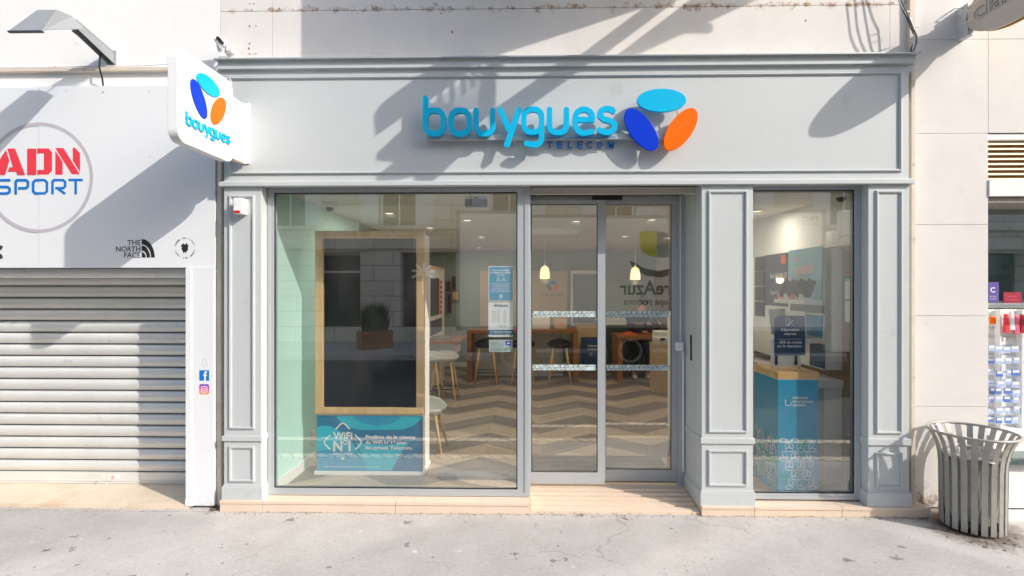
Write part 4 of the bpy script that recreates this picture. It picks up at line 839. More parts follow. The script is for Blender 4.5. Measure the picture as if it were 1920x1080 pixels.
q = MB(); q.lathe((bx, by, 0), [(.176, .05), (.176, .08), (.168, .08), (.168, .05), (.176, .05)], 40).lathe((bx, by, 0), [(0, .05), (.17, .05)], 40); part('base_plate', q, M['dgrey'], bn)
q = MB(); n_ = 40; vs = []
for z, r in ((.07, .13), (.2, .15), (.35, .152), (.5, .16), (.545, .18), (.52, .19)):
    for k in range(n_): a = 2 * math.pi * k / n_; rr_ = r * (1 + .05 * math.sin(a * 9 + z * 8) + .02 * math.sin(a * 17)); vs.append((bx + rr_ * math.cos(a), by + rr_ * math.sin(a), z + .006 * math.sin(a * 5)))
q.add(vs, [(i * n_ + k, i * n_ + (k + 1) % n_, (i + 1) * n_ + (k + 1) % n_, (i + 1) * n_ + k) for i in range(5) for k in range(n_)]); part('bin_bag', q, M['bag'], bn, smooth=True)
q = MB(); q.tube([(bx, by, -.02), (bx, by, .06)], .05, 12); part('foot', q, M['dgrey'], bn)
# leaves and litter debris around the bin foot
q = MB(); r3 = random.Random(3)
for i in range(130):
    a = r3.uniform(2.2, 5.6); rad = r3.uniform(.12, .34); x, y = bx + rad * math.cos(a), by + rad * math.sin(a); s_ = r3.uniform(.003, .010); t_ = r3.uniform(0, 6)
    q.add([(x + s_ * math.cos(t_ + k * 1.57), y + s_ * math.sin(t_ + k * 1.57), .003 + (k % 2) * r3.random() * .006) for k in range(4)], [(0, 1, 2, 3)])
for i in range(40):
    x = r3.uniform(PX(1714), PX(1745)); y = r3.uniform(-.05, .06); s_ = r3.uniform(.004, .012); t_ = r3.uniform(0, 6)
    q.add([(x + s_ * math.cos(t_ + k * 1.57), y + s_ * math.sin(t_ + k * 1.57), .004 + (k % 2) * r3.random() * .01) for k in range(4)], [(0, 1, 2, 3)])
o = thing('dry_leaf_litter', q, mat('dry_leaves', L(112, 86, 58), .9, var=.4, vs=40), 'scattered brown leaf crumbs round the foot of the litter bin', 'litter'); o['kind'] = 'stuff'

# ================================================================== INSIDE: SCREEN STAND
TY = .60; x0, z1 = XZ(590, 433, TY - .03); x1, z0 = XZ(795, 777, TY - .03)
tv = root('screen_stand', 'oak framed upright screen on a blue printed base inside the wide window', 'display screen', ((x0 + x1) / 2, TY + .14, FZ))
fr = FY(TY - .03); a, d = XZ(605, 447, TY - .03); c, b_ = XZ(780, 765, TY - .03); q = MB(); q.frame(fr, x0, z0, x1, z1, 0, -.05, 0, wb=b_ - z0, wt=z1 - d, wl=a - x0, wr=x1 - c)
part('oak_frame', q, M['oak'], tv, bev=.008)
part('screen', MB().box(a - .002, c + .002, TY - .002, TY + .03, b_ - .002, d + .002), M['screen'], tv)
bx0, bz1 = XZ(594, 779, TY); bx1, bz0 = XZ(793, 884, TY)
part('body', MB().box(bx0 + .01, bx1 + .001, TY + .031, TY + .28, FZ + .03, z1 - .02).box(bx0 + .012, bx1 + .0, TY + .002, TY + .28, FZ + .03, z0 + .01), M['inwhite'], tv)
part('foot', MB().box(bx0 - .02, bx1 + .01, TY - .012, TY + .3, FZ, bz0 - .001), M['white'], tv, bev=.004)
pp = part('printed_panel', MB().box(bx0, bx1, TY - .002, TY + .0015, bz0, bz1), M['teal2'], tv); fp = FY(TY - .002)
def c6(x, y): return XZ(590 + x / 8.31, 770 + y / 8.31, TY)
def inb(pts): return [(min(max(p[0], bx0 + .001), bx1 - .001), min(max(p[1], bz0 + .001), bz1 - .001)) for p in pts]
def pshape(pts, d0, d1, m, nm): q = MB(); q.poly(fp, inb([c6(*p_) for p_ in pts]), d0, d1); part(nm, q, M[m], pp)
pshape([(330, 66), (370, 140), (440, 200), (560, 265), (700, 295), (880, 300), (1150, 300), (1400, 290), (1560, 220), (1690, 110), (1690, 66)], .0001, .0008, 'teal3', 'cyan_shape')
pshape([(35, 255), (110, 235), (230, 238), (330, 280), (480, 390), (600, 520), (700, 650), (770, 780), (840, 930), (35, 930)], .0002, .0010, 'teal3', 'cyan_shape')
pshape([(35, 620), (300, 600), (560, 600), (690, 680), (765, 780), (835, 928), (36, 928)], .0011, .0014, 'teal', 'blue_shape')
pshape([(640, 500), (720, 650), (775, 780), (845, 930), (1200, 930), (1290, 760), (1380, 610), (1480, 480), (1100, 540)], .0003, .0012, 'teal3', 'cyan_shape')
pshape([(640, 67), (1300, 67), (1350, 120), (1200, 200), (980, 240), (760, 190), (600, 120)], .0009, .0013, 'teal', 'blue_shape')
q = MB()
def tx(s_, x, y, h, x2=None, b=0.0):
    u, v = c6(x, y); w = None if x2 is None else c6(x2, y)[0] - u; q.text(fp, s_, u, v, h / 8.31 / 216, w=w, bold=b, d1=.003)
tx('WiFi', 290, 437, 105, 590, .025); tx('N', 292, 627, 160, 435, .03); tx('1', 528, 627, 160, None, .03); tx('selon nPerf*', 293, 680, 34, 605, .01)
u, v = c6(482, 492); q.circ(fp, u, v, .020, .013, .0028, .0032, 24)
for s_, y, x2 in (('Profitez de la vitesse', 430, 1570), ('du WiFi N°1* avec', 515, 1425), ('Bouygues Telecom.', 600, 1528)): tx(s_, 797, y, 54, x2, .018)
for pl in ([(332, 286), (410, 205), (440, 190), (470, 205), (545, 280)], [(240, 382), (160, 465), (150, 490), (160, 515), (242, 600)], [(634, 380), (720, 465), (730, 490), (720, 515), (642, 600)]): q.stroke(fp, [c6(*p_) for p_ in pl], .010, .001, .002)
u, v = c6(440, 745); q.ell(fp, u, v, .014, .009, 0, .001, .002, 20); q.stroke(fp, [c6(150, 870), c6(1010, 877)], .003, .001, .0015, cap=False)
part('white_lettering', q, M['white'], pp)

# seats
def stool(x, y, sz, seatm, label, group=None, rot=0, low=False):
    s = root('bar_stool' if not low else 'side_chair', label, 'stool', (x, y, FZ), group)
    q = MB(); n = 24; vs = []; prof = [(0, .0), (.10, .0), (.17, .012), (.205, .05), (.215, .075), (.207, .075), (.19, .045), (.15, .02), (0, .014)]
    for r, h in prof:
        for k in range(n):
            a = 2 * math.pi * k / n; rise = max(0, math.sin(a)) ** 2 * (.07 if h > .04 else .02 if h > .011 else 0); vs.append((x + r * math.cos(a), y + r * .88 * math.sin(a), sz + h + rise))
    q.add(vs, [(i * n + k, i * n + (k + 1) % n, (i + 1) * n + (k + 1) % n, (i + 1) * n + k) for i in range(len(prof) - 1) for k in range(n)]); part('seat', q, seatm, s, smooth=True)
    for sx_, sy_ in ((-1, -1), (1, -1), (1, 1), (-1, 1)):
        q = MB(); q.tube([(x + sx_ * .11, y + sy_ * .09, sz + .01), (x + sx_ * .19, y + sy_ * .17, FZ)], [.017, .012], 10); part('leg', q, M['oak'], s, smooth=True)
    q = MB()
    if not low:
        t = .32; r = .11 + .08 * (1 - t); r2 = .09 + .08 * (1 - t); zf = FZ + (sz - FZ) * t; P4 = [(x - r, y - r2, zf), (x + r, y - r2, zf), (x + r, y + r2, zf), (x - r, y + r2, zf), (x - r, y - r2, zf)]
        for i in range(4): q.bar(P4[i], P4[i + 1], .012)
        part('foot_rest', q, M['blackplastic'], s)
    return s
p = WZ(820, 850, FZ); stool(p.x - .14, p.y + .12, .42, M['stoolwhite'], 'low white shell seat half hidden behind the screen stand', low=True)
s1 = stool(-1.24, 3.6, .62, M['stoolwhite'], 'white bar stool at the left counter, the nearer to the doors', 'white bar stools'); dup(s1, (-.2, -.1, 0), 'white bar stool at the left counter, beside the screen stand edge')
s2 = stool(-.74, 5.0, .66, M['blackplastic'], 'black bar stool under the left end of the tall oak table', 'black bar stools'); dup(s2, (.63, 0, 0), 'black bar stool at the middle of the tall oak table'); dup(s2, (1.26, 0, 0), 'black bar stool under the right end of the tall oak table, seen through the doors')
# tall table
t = root('tall_table', 'long tall oak table across the back of the shop', 'table', (-.15, 5.3, FZ))
xa, xb = -1.08, .84; part('table_top', MB().box(xa, xb, 5.0, 5.6, .90, .965), M['dwood'], t, bev=.006)
for x in (xa, xb - .08): part('leg', MB().box(x, x + .08, 5.01, 5.59, FZ, .90), M['dwood'], t)
thing('counter_block', MB().box(-1.0, .62, 5.66, 6.2, FZ, .86).box(-.98, .60, 5.645, 5.66, .1, .8), M['inwhite'], 'pale grey counter block behind the tall oak table', 'counter', bev=.004)
thing('white_box', MB().box(.02, .36, 5.2, 5.4, .967, 1.17).box(.04, .34, 5.19, 5.2, 1.0, 1.15), M['inwhite'], 'white packaging box standing on the tall oak table', 'box', bev=.004)
o = thing('beige_box', MB().box(.44, .66, 5.2, 5.4, .967, 1.15).box(.46, .64, 5.19, 5.2, .98, 1.1), M['beige'], 'beige box with orange stripe on the tall oak table', 'box'); part('stripe', MB().box(.5, .6, 5.186, 5.19, 1.06, 1.08), M['orange'], o)
# right table
t = root('desk_table', 'oak table with orange tray in front of the seated person', 'table', (2.0, 5.3, FZ))
xa = PX(1158, 5.0); part('table_top', MB().box(xa, 2.45, 5.0, 5.6, .80, .87), M['dwood'], t, bev=.006)
for x in (xa, 2.36): part('leg', MB().box(x, x + .09, 5.01, 5.59, FZ, .80), M['dwood'], t)
thing('tray', MB().box(xa + .1, xa + .34, 5.05, 5.25, .872, .9).box(xa + .16, xa + .28, 5.09, 5.2, .9, .925), mat('orange_tray', L(220, 100, 40), .5), 'flat orange tray on the desk beside the seated person', 'tray', bev=.004)
# printer / till cabinet
c = root('till_cabinet', 'beige cabinet with white printer beside the seated person', 'cabinet', (2.38, 4.3, FZ))
q = MB(); xa = PX(1232, 4.2); q.box(xa, 2.58, 4.2, 4.7, FZ, .80); part('cabinet_body', q, M['beige'], c, bev=.004)
q = MB(); q.box(xa + .02, 2.56, 4.22, 4.6, .802, 1.0).box(xa + .0, 2.56, 4.19, 4.5, .86, .92); part('printer', q, M['inwhite'], c, bev=.01)
part('printer_label', MB().box(xa + .05, xa + .12, 4.186, 4.19, .87, .91), M['navy'], c)
# wall boards
def board(px0, py0, px1, py1, Y, m, name, lab, cat='poster'):
    x0, z1 = XZ(px0, py0, Y); x1, z0 = XZ(px1, py1, Y); return thing(name, MB().box(x0, x1, Y, Y + .02, z0, z1), m, lab, cat, bev=.002)
BY = YB - .05
o = board(900, 508, 1064, 612, BY, M['beige'], 'wall_board', 'cream board with three oval logo on the back wall', 'board'); fb = FY(BY)
for (px, py, ang, mm) in ((1036, 530, 0, 'teal'), (1029.5, 539, -57, 'mgrey'), (1042.5, 539, 57, 'orange')):
    q = MB(); x, z = XZ(px, py, BY); q.ell(fb, x, z, .085, .04, R(ang), 0, .002, 28); part('oval', q, M[mm], o)
q = MB(); x, z = XZ(1014, 555, BY); x2, _ = XZ(1055, 555, BY); q.text(fb, 'bouygues', x, z, .085, w=x2 - x, d1=.002); part('lettering', q, M['mgrey'], o)
o = board(1070, 507, 1124, 612, BY, M['inwhite'], 'wall_screen', 'grey screen in a white frame on the back wall', 'screen'); x0, z1 = XZ(1074, 514, BY); x1, z0 = XZ(1120, 606, BY); part('screen', MB().box(x0, x1, BY - .004, BY, z0, z1), M['mgrey'], o)
o = board(1090, 632, 1124, 692, 5.75, M['navy'], 'floor_poster', 'dark poster for collection box standing by the tall table'); fb = FY(5.75); q = MB()
for s_, py in (('Collecte', 650), ('Solidaire', 656)): x, z = XZ(1102, py, 5.75); q.text(fb, s_, x, z, .035, d1=.003, bold=.02)
x, z = XZ(1108, 664, 5.75); q.circ(fb, x, z, .028, .018, 0, .002, 20); part('lettering', q, M['white'], o)
thing('cream_cabinet', MB().box(.9, 1.35, 5.9, 6.4, FZ, .98).box(.93, 1.32, 5.885, 5.9, .1, .9), M['beige'], 'cream cabinet behind the dark standing poster', 'cabinet', bev=.004)
thing('green_cabinet', MB().box(1.40, 2.58, 6.3, 6.7, FZ, .95).box(1.42, 2.56, 6.285, 6.3, .1, .9), M['inwall2'], 'dark green low cabinet behind the desk', 'cabinet', bev=.004)
thing('wall_shelf', MB().box(1.36, 2.58, 6.25, 6.75, .96, 1.02).box(1.36, 2.58, 6.72, 6.75, 1.02, 1.08), M['inwhite'], 'pale shelf on top of the dark green cabinet', 'shelf', bev=.003)
# left display unit
u = root('phone_display', 'white phone display unit with dark posters along the left wall', 'display unit', (-1.76, 4.5, FZ))
part('unit_body', MB().box(XL + .001, -1.52, 3.9, 5.3, FZ, 2.0), M['inwhite'], u, bev=.004); part('oak_trim', MB().box(XL + .002, -1.515, 3.89, 5.31, 2.002, 2.04), M['oak'], u)
part('dark_poster', MB().box(-1.519, -1.512, 4.0, 4.75, 1.25, 1.85), M['blackplastic'], u); part('dark_poster', MB().box(-1.519, -1.512, 4.0, 5.0, .95, 1.18), M['dgrey'], u)
q = MB()
for k in range(7): q.box(-1.519, -1.508, 4.85, 5.0, 1.25 + k * .085, 1.31 + k * .085)
part('phone_samples', q, M['red'], u)
c = root('side_counter', 'oak topped side counter with a laptop along the left wall', 'counter', (-1.4, 4.0, FZ)); part('counter_top', MB().box(XL + .03, -1.02, 3.7, 4.55, .86, .91), M['dwood'], c, bev=.005); part('drawer_box', MB().box(-1.5, -1.12, 3.85, 4.5, .68, .858), M['inwhite'], c, bev=.003)
c = root('laptop', 'open dark laptop on the oak side counter', 'laptop', (-1.4, 4.0, .912)); part('base', MB().box(-1.52, -1.22, 3.9, 4.2, .912, .93), M['mgrey'], c, bev=.003); q = MB(); q.bar((-1.5, 4.2, .93), (-1.5, 4.28, 1.14), .02, .3, up=(1, 0, 0)); part('lid', MB().box(-1.54, -1.525, 3.9, 4.2, .93, 1.13), M['blackplastic'], c)
for i, (a, b2, c_, d_) in enumerate(((835, 526, 846, 548), (846.5, 518, 855, 544), (838, 550, 847, 588), (847.5, 546, 861, 563))):
    x0, z1 = XZ(a, b2, BY); x1, z0 = XZ(c_, d_, BY); o = thing('wall_frame', MB().box(x0, x1, BY, BY + .04, z0, z1), M['dwood'], 'oak framed card on the sage wall, ' + ['left of the upper pair', 'right of the upper pair', 'tall lowest one', 'pale wide one on the right'][i], 'frame', 'oak framed cards on the back wall')
    part('card', MB().box(x0 + .015, x1 - .015, BY - .003, BY, z0 + .015, z1 - .015), M['blackplastic'] if i < 3 else M['beige'], o)
# ceiling fittings
for i, (px, py) in enumerate(((876, 413), (806, 427), (903, 444), (898, 464), (1222, 412), (1171, 443), (1252, 446), (730, 400), (1080, 415), (1419, 396))):
    p = WZ(px, py, CZ - .004); o = thing('downlight', MB().lathe((p.x, p.y, CZ - .012), [(.038, .012), (.048, .002), (.052, .004), (.052, .012)], 24), M['inwhite'], 'lit round ceiling spot, ' + ['nearest above the window notices', 'left of the window notices', 'second row above the notices', 'farthest above the notices', 'nearest over the right door leaf', 'middle one over the right door leaf', 'farthest over the right door leaf', 'above the top of the oak framed screen', 'above the left door leaf', 'at the top left inside the narrow window'][i], 'ceiling light', 'ceiling spots')
    part('lens', MB().lathe((p.x, p.y, CZ - .006), [(0, 0), (.039, 0)], 24), M['dlight'], o)
    la = bpy.data.lights.new('downlight_beam', 'AREA'); la.shape = 'DISK'; la.size = .12; la.energy = 4.0 if i < 9 else 3.0; la.color = (1, .9, .76); lo = bpy.data.objects.new('downlight_beam', la); COL.objects.link(lo); lo.parent = o; lo.location = (0, 0, -.02)
for i, (px, py) in enumerate(((1021.5, 510), (1191, 512))):
    p = WY(px, py, 5.0); o = root('pendant_lamp', 'lit opal glass pendant lamp ' + ['over the tall oak table', 'over the right desk'][i], 'pendant lamp', (p.x, p.y, p.z - .11), 'pendant lamps'); q = MB(); q.lathe((p.x, p.y, p.z), [(.088, -.11), (.084, -.02), (.066, .07), (.03, .1), (.012, .11)], 24); part('shade', q, M['warm'], o, smooth=True); part('cord', MB().tube([(p.x, p.y, p.z + .1), (p.x, p.y, CZ)], .004, 6).lathe((p.x, p.y, p.z + .1), [(.014, 0), (.014, .05), (0, .05)], 12), M['white'], o)
    la = bpy.data.lights.new('pendant_light', 'POINT'); la.energy = 2.5; la.shadow_soft_size = .06; la.color = (1, .8, .55); lo = bpy.data.objects.new('pendant_light', la); COL.objects.link(lo); lo.parent = o; lo.location = (0, 0, -.03)
p = WZ(1040, 431, CZ); o = thing('air_conditioner', MB().box(p.x - .32, p.x + .32, p.y - .3, p.y + .3, CZ - .03, CZ - .001).box(p.x - .2, p.x + .2, p.y - .2, p.y + .2, CZ - .036, CZ - .03), M['inwhite'], 'white square ceiling air conditioner above the left door leaf', 'air conditioner', bev=.005)
for px, py, lb in ((618, 380, 'dome camera on the ceiling at the left of the wide window'), (1577, 360, 'dome camera on the ceiling inside the narrow window')):
    p = WZ(px, py, CZ); o = root('dome_camera', lb, 'camera', (p.x, p.y, CZ - .09)); part('housing', MB().lathe((p.x, p.y, CZ - .045), [(0, .044), (.06, .044), (.06, .015), (.048, 0), (0, 0)], 24), M['white'], o, smooth=False); part('dome', MB().lathe((p.x, p.y, CZ - .046), [(.036, 0), (.034, -.016), (.022, -.03), (0, -.036)], 20), M['blackplastic'], o, smooth=True)
p = WZ(893, 378, CZ - .04); thing('ceiling_sensor', MB().box(p.x - .095, p.x + .095, p.y - .03, p.y + .03, CZ - .085, CZ - .02).box(p.x - .02, p.x + .02, p.y - .02, p.y + .02, CZ - .02, CZ), M['dgrey'], 'dark oblong box under the ceiling above the window notices', 'speaker', bev=.004)
p = WX(587, 818, XL); thing('wall_socket', MB().box(XL, XL + .012, p.y - .04, p.y + .04, p.z - .055, p.z + .055).box(XL + .012, XL + .016, p.y - .02, p.y + .02, p.z - .035, p.z - .005), M['white'], 'white wall socket low on the mint wall', 'socket', bev=.003)
# mats
q = MB(); xa, xb = PX(1000, .5), PX(1245, .9); ya = .52; n = 17
for i in range(n): y = ya + i * .036; q.box(xa, xb, y, y + .02, FZ, FZ + .014)
m_ = thing('entrance_mat', q, M['steel'], 'ribbed metal and bristle mat just inside the sliding doors', 'mat'); part('bristle', MB().box(xa - .01, xb + .01, ya - .01, ya + n * .036, FZ + .001, FZ + .006), M['dgrey'], m_)
p0, p1 = WZ(826, 899, FZ), WZ(985, 899, FZ); q = MB(); q.box(p0.x, p1.x, p0.y, p0.y + .12, FZ + .001, FZ + .035); o = thing('floor_trough', q, M['steel'], 'long low metal trough on the floor inside the wide window', 'trough', bev=.003); part('inset', MB().box(p0.x + .012, p1.x - .14, p0.y + .012, p0.y + .108, FZ + .0352, FZ + .038), M['mgrey'], o)

# window notices
NY = WINY + .034
def notice(px0, py0, px1, py1, m, lab, border=None):
    x0, z1 = XZ(px0, py0, NY); x1, z0 = XZ(px1, py1, NY); o = thing('window_notice', MB().box(x0, x1, NY, NY + .0015, z0, z1), m, lab, 'notice', 'notices on the window'); return o, x0, z0, x1, z1
fn = FY(NY); def_ = None
def nt_(q, s_, px, py, hpx, px2=None, al='l', b=0): u, v = XZ(px, py, NY); w = None if px2 is None else XZ(px2, py, NY)[0] - u; q.text(fn, s_, u, v, hpx / 245, w=w, al=al, bold=b, d1=.002)
o, x0, z0, x1, z1 = notice(916, 499, 963, 565, M['white'], 'blue notice with white lines of text, top of the three on the window')
part('blue_field', MB().box(x0 + .006, x1 - .006, NY - .0008, NY, z0 + .006, z1 - .006), M['teal'], o)
q = MB(); nt_(q, 'Stop aux incivilités,', 922, 508.2, 3.4, 956, b=.03); nt_(q, "le respect est l'affaire", 920, 512.6, 3.4, 958, b=.03); nt_(q, 'de tous.', 932, 516.8, 3.4, 946, b=.03)
for i, (s_, a, b2) in enumerate((('Au travail, nos équipes sont à votre écoute.', 920, 957), ('Toute agression verbale ou physique', 923, 954), ('envers nos conseillers est punie par', 922, 955), ('la loi et pourra donner lieu à des', 922, 954), ('poursuites judiciaires et pénales.', 921, 957), ('Merci pour votre compréhension à tous', 921, 957))): nt_(q, s_, a, 532.5 + i * 3.05, 1.9, b2, b=.02)
for px in (934, 944): u, v = XZ(px, 523, NY); q.circ(fn, u, v + .006, .008, .0055, 0, .002, 16); q.stroke(fn, [(u - .014, v - .016), (u - .009, v - .006), (u + .009, v - .006), (u + .014, v - .016), (u - .014, v - .016)], .003, 0, .002)
u, v = XZ(939, 555, NY); q.circ(fn, u, v, .012, .005, 0, .002, 20); nt_(q, 'bouygues', 934, 560, 2, 944); part('white_print', q, M['white'], o)
o, x0, z0, x1, z1 = notice(915.5, 567, 962, 632, M['white'], 'white opening hours notice headed Bonjour, middle of the three on the window')
q = MB(); nt_(q, '«Bonjour»', 925, 575, 5.6, 953, b=.01)
for i, d_ in enumerate(('lundi', 'mardi', 'mercredi', 'jeudi', 'vendredi', 'samedi', 'dimanche')):
    nt_(q, d_, 923, 584.5 + i * 3.2, 1.7, 929)
    for a in (932, 944.5): nt_(q, '10h - 19h' if i < 6 else 'fermé', a, 584.5 + i * 3.2, 1.8, a + 4.5, b=.02)
nt_(q, 'Prenez rendez-vous', 933, 611.5, 1.6, 952); nt_(q, 'avec votre conseiller', 933, 613.6, 1.6, 949); part('dark_print', q, M['navy'], o)
bz1, bz0 = PZ(618.5, NY), PZ(627.5, NY); part('blue_band', MB().box(x0, x1, NY - .0008, NY, bz0, bz1), M['teal2'], o); q = MB(); nt_(q, 'Réparation express', 925, 623.6, 3.8, 960, b=.03); nt_(q, 'Votre smartphone réparé en magasin', 925, 626.3, 1.6, 957); q2 = XZ(921, 623, NY); q.frame(fn, q2[0] - .008, q2[1] - .012, q2[0] + .008, q2[1] + .012, .003, .001, .002); part('white_print', q, M['white'], o)
o, x0, z0, x1, z1 = notice(917, 637, 961, 660, M['frost'], 'small pale notice with dark blue badge, lowest of the three on the window')
u0, v1 = XZ(948, 640, NY); u1, v0 = XZ(958.5, 647.5, NY); part('badge', MB().box(u0, u1, NY - .001, NY, v0, v1), M['blue'], o)
q = MB(); q.poly(fn, [(u0 + .008, v0 + .008), (u1 - .006, v0 + .012), (u1 - .012, v1 - .006), (u0 + .01, v1 - .010)], .0012, .002); part('badge_symbol', q, M['white'], o)
q = MB()
for s_, y, x2 in (('Établissement sous', 642, 936), ('VIDÉO PROTECTION 24h/24', 645.5, 944), ('pour votre sécurité', 648, 942), ('Conformément à la loi, vous disposez', 653, 953), ("d'un droit d'accès aux images vous", 655.3, 952), ('concernant. Renseignements en magasin', 657.6, 950)): nt_(q, s_, 920, y, 1.7, x2)
part('print', q, M['dteal'], o)

# ================================================================== INSIDE THE NARROW WINDOW
CY = .24; ct_ = root('blue_counter', 'blue printed counter with oak top inside the narrow window', 'counter', (2.12, CY + .2, FZ))
xa = PX(1459, CY, 800); xb = PX(1534, CY, 800); zt_ = PZ(711, CY, 1490); q = MB(); q.box(xa, xb, CY, CY + .42, FZ, zt_ - .0); part('body', q, M['teal'], ct_)
part('oak_top', MB().box(xa - .006, xb + .006, CY - .006, CY + .43, zt_ + .001, zt_ + .058), M['oakx'], ct_, bev=.003); part('white_line', MB().box(xa - .003, xb + .003, CY - .003, CY + .425, zt_ - .004, zt_ + .001), M['white'], ct_)
pass
fc = FY(CY); q = MB(); qg = MB()
def nc(s_, px, py, hpx, px2, b=.018): u, v = XZ(px, py, CY); w = XZ(px2, py, CY)[0] - u; q.text(fc, s_, u, v, hpx / 232, w=w, bold=b, d1=.002)
nc('solutions', 1486, 748, 5.5, 1515); nc('smartphone', 1486, 755, 5.5, 1524.5); nc('durable', 1486, 761.5, 5.5, 1510)
u, v = XZ(1478, 752, CY); q.stroke(fc, [(u - .022, v + .0), (u - .022, v - .028), (u - .016, v - .034), (u + .018, v - .034), (u + .022, v - .028), (u + .022, v - .008)], .005, 0, .0018); q.poly(fc, [(u - .032, v), (u - .022, v + .012), (u - .012, v)], 0, .0018)
qg.stroke(fc, [(u - .022, v + .014), (u - .022, v + .032), (u - .016, v + .038), (u + .018, v + .038), (u + .022, v + .032), (u + .022, v + .008)], .005, 0, .0018); qg.poly(fc, [(u + .032, v + .008), (u + .022, v - .003), (u + .012, v + .008)], 0, .0018)
side = Fr((xa - .002, CY, 0), (0, -1, 0), (0, 0, 1), (-1, 0, 0))
def petals(fr_, u0, u1, v0, vtop):
    pit = (xb - xa) / 4.4 * 2.0; row = 0; r5 = random.Random(11); v = vtop
    while v > v0 + .02:
        u = u0 + (.04 if row % 2 == 0 else .085)
        while u < u1 - .03:
            for (du, dv, an) in ((0, 0, 0), (-.034, -.037, -62), (.034, -.037, 62)):
                if u0 + .018 < u + du < u1 - .018 and v + dv > v0 + .02:
                    tgt = qg if r5.random() < .13 else q; A_, B_ = .029, .0155; c_, s_ = math.cos(R(an)), math.sin(R(an))
                    if u + du - A_ * abs(c_) - .003 < u0 or u + du + A_ * abs(c_) + .003 > u1: A_ *= .75
                    o_ = [(u + du + (A_ + .0016) * math.cos(t_) * c_ - (B_ + .0016) * math.sin(t_) * s_, v + dv + (A_ + .0016) * math.cos(t_) * s_ + (B_ + .0016) * math.sin(t_) * c_) for t_ in [2 * math.pi * k / 20 for k in range(20)]]
                    i_ = [(u + du + (A_ - .0030) * math.cos(t_) * c_ - (B_ - .0030) * math.sin(t_) * s_, v + dv + (A_ - .0030) * math.cos(t_) * s_ + (B_ - .0030) * math.sin(t_) * c_) for t_ in [2 * math.pi * k / 20 for k in range(20)]]
                    tgt.ring(fr_, o_, i_, .0002, .0016 + .0002 * r5.random())
            u += .092
        v -= .074; row += 1
vt = PZ(826, CY, 1490); petals(fc, xa, xb, FZ, vt); petals(side, -.42, 0, FZ, vt)
part('white_print', q, M['white'], ct_); part('green_print', qg, M['green'], ct_)
# repair sign on the counter
RYY = CY + .14; fq = FY(RYY); x0, z1 = XZ(1452, 592, RYY); x1, z0 = XZ(1510, 666, RYY)
rs = root('repair_sign', 'navy repair offer sign with rounded corner standing on the blue counter', 'sign', ((x0 + x1) / 2, RYY + .02, zt_ + .059))
q = MB(); rad = .045; q.poly(fq, [(x0, z0), (x1, z0), (x1, z1 - .012)] + [(x1 - .012 + .012 * math.cos(R(a)), z1 - .012 + .012 * math.sin(R(a))) for a in (30, 60, 90)] + [(x0 + rad + rad * math.cos(R(a)), z1 - rad + rad * math.sin(R(a))) for a in (90, 110, 130, 150, 170, 180)], -.004, 0); part('panel', q, M['navy'], rs)
q = MB()
def nr(s_, px, py, hpx, px2, b=.02): u, v = XZ(px, py, RYY); w = XZ(px2, py, RYY)[0] - u; q.text(fq, s_, u, v, hpx / 228, w=w, bold=b, d1=.002)
nr('Réparation', 1465, 620.5, 5.5, 1498); nr('express', 1470, 628, 5, 1493); nr('-30% de remise', 1459.5, 644, 5, 1503); nr('sur la réparation.', 1457.5, 651, 5, 1504)
q.rect(fq, x0 + .03, XZ(0, 633.5, RYY)[1], x1 - .03, XZ(0, 633, RYY)[1], 0, .0015)
u, v = XZ(1479, 603, RYY); q.stroke(fq, rr(u - .022, v - .03, u + .006, v + .03, .006, .006, 3), .004, 0, .0015, closed=True); q.stroke(fq, [(u - .008, v - .028), (u + .034, v + .012)], .005, 0, .0018)
part('white_print', q, M['white'], rs); q = MB(); q.stroke(fq, [(u - .004, v + .01), (u + .034, v - .03)], .006, 0, .002); part('green_print', q, M['green'], rs)
xq, zq = XZ(1445, 686, RYY + .01); xq1, zq1 = XZ(1501, 664, RYY + .01); part('white_back', MB().box(xq, xq1, RYY + .006, RYY + .012, zq - .005, zq1 + .12), M['white'], rs)
q = MB()
for px in (1455.5, 1492.5): x = PX(px, RYY); q.box(x - .009, x + .009, RYY - .006, RYY + .006, zq + .01, z0 + .004)
part('clip', q, M['blackplastic'], rs); q = MB()
for px in (1449, 1499): x = PX(px, RYY); q.box(x - .003, x + .003, RYY + .004, RYY + .01, zt_ + .059, zq)
part('leg', q, M['steel'], rs)
# wall display unit
XU = 2.44; FU = Fr((XU, 0, 0), (0, -1, 0), (0, 0, 1), (-1, 0, 0))
def pu(px, py, X=XU): p = WX(px, py, X); return (-p.y, p.z)
yu0 = WX(1545, 580, XU).y; zu1 = WX(1545, 466, XU).z; zu0 = WX(1545, 694, XU).z
du = root('wall_display', 'white wall display unit of phones with lit posters on the right wall', 'display unit', (XU, yu0 + .6, zu0))
part('unit_body', MB().box(XU, XR - .031, yu0, yu0 + 2.4, zu0, zu1), M['inwhite'], du, bev=.003)
def upanel(px0, px1, ptop, pbot, m, nm, lab=None):
    a_, b2 = pu(px0, ptop), pu(px1, ptop); zlo = pu(px1, pbot)[1]; zt2 = max(a_[1], b2[1]); q = MB(); q.rect(FU, a_[0], zlo, b2[0], zt2, 0, .004); return part(nm, q, m, du, label=lab), a_[0], b2[0], zlo, zt2
o, ua, ub, zl, zh = upanel(1434.5, 1478, 479, 575, M['dgrey'], 'poster', 'black phone poster'); q = MB(); q.text(FU, 'Série XIAOMI 13T', ua + .12, zh - .24, .05, w=(ub - ua) * .72, d1=.006, bold=.01); q.text(FU, "Capturez à l'infini", ua + .12, zh - .40, .045, w=(ub - ua) * .7, d1=.006); part('lettering', q, M['white'], o)
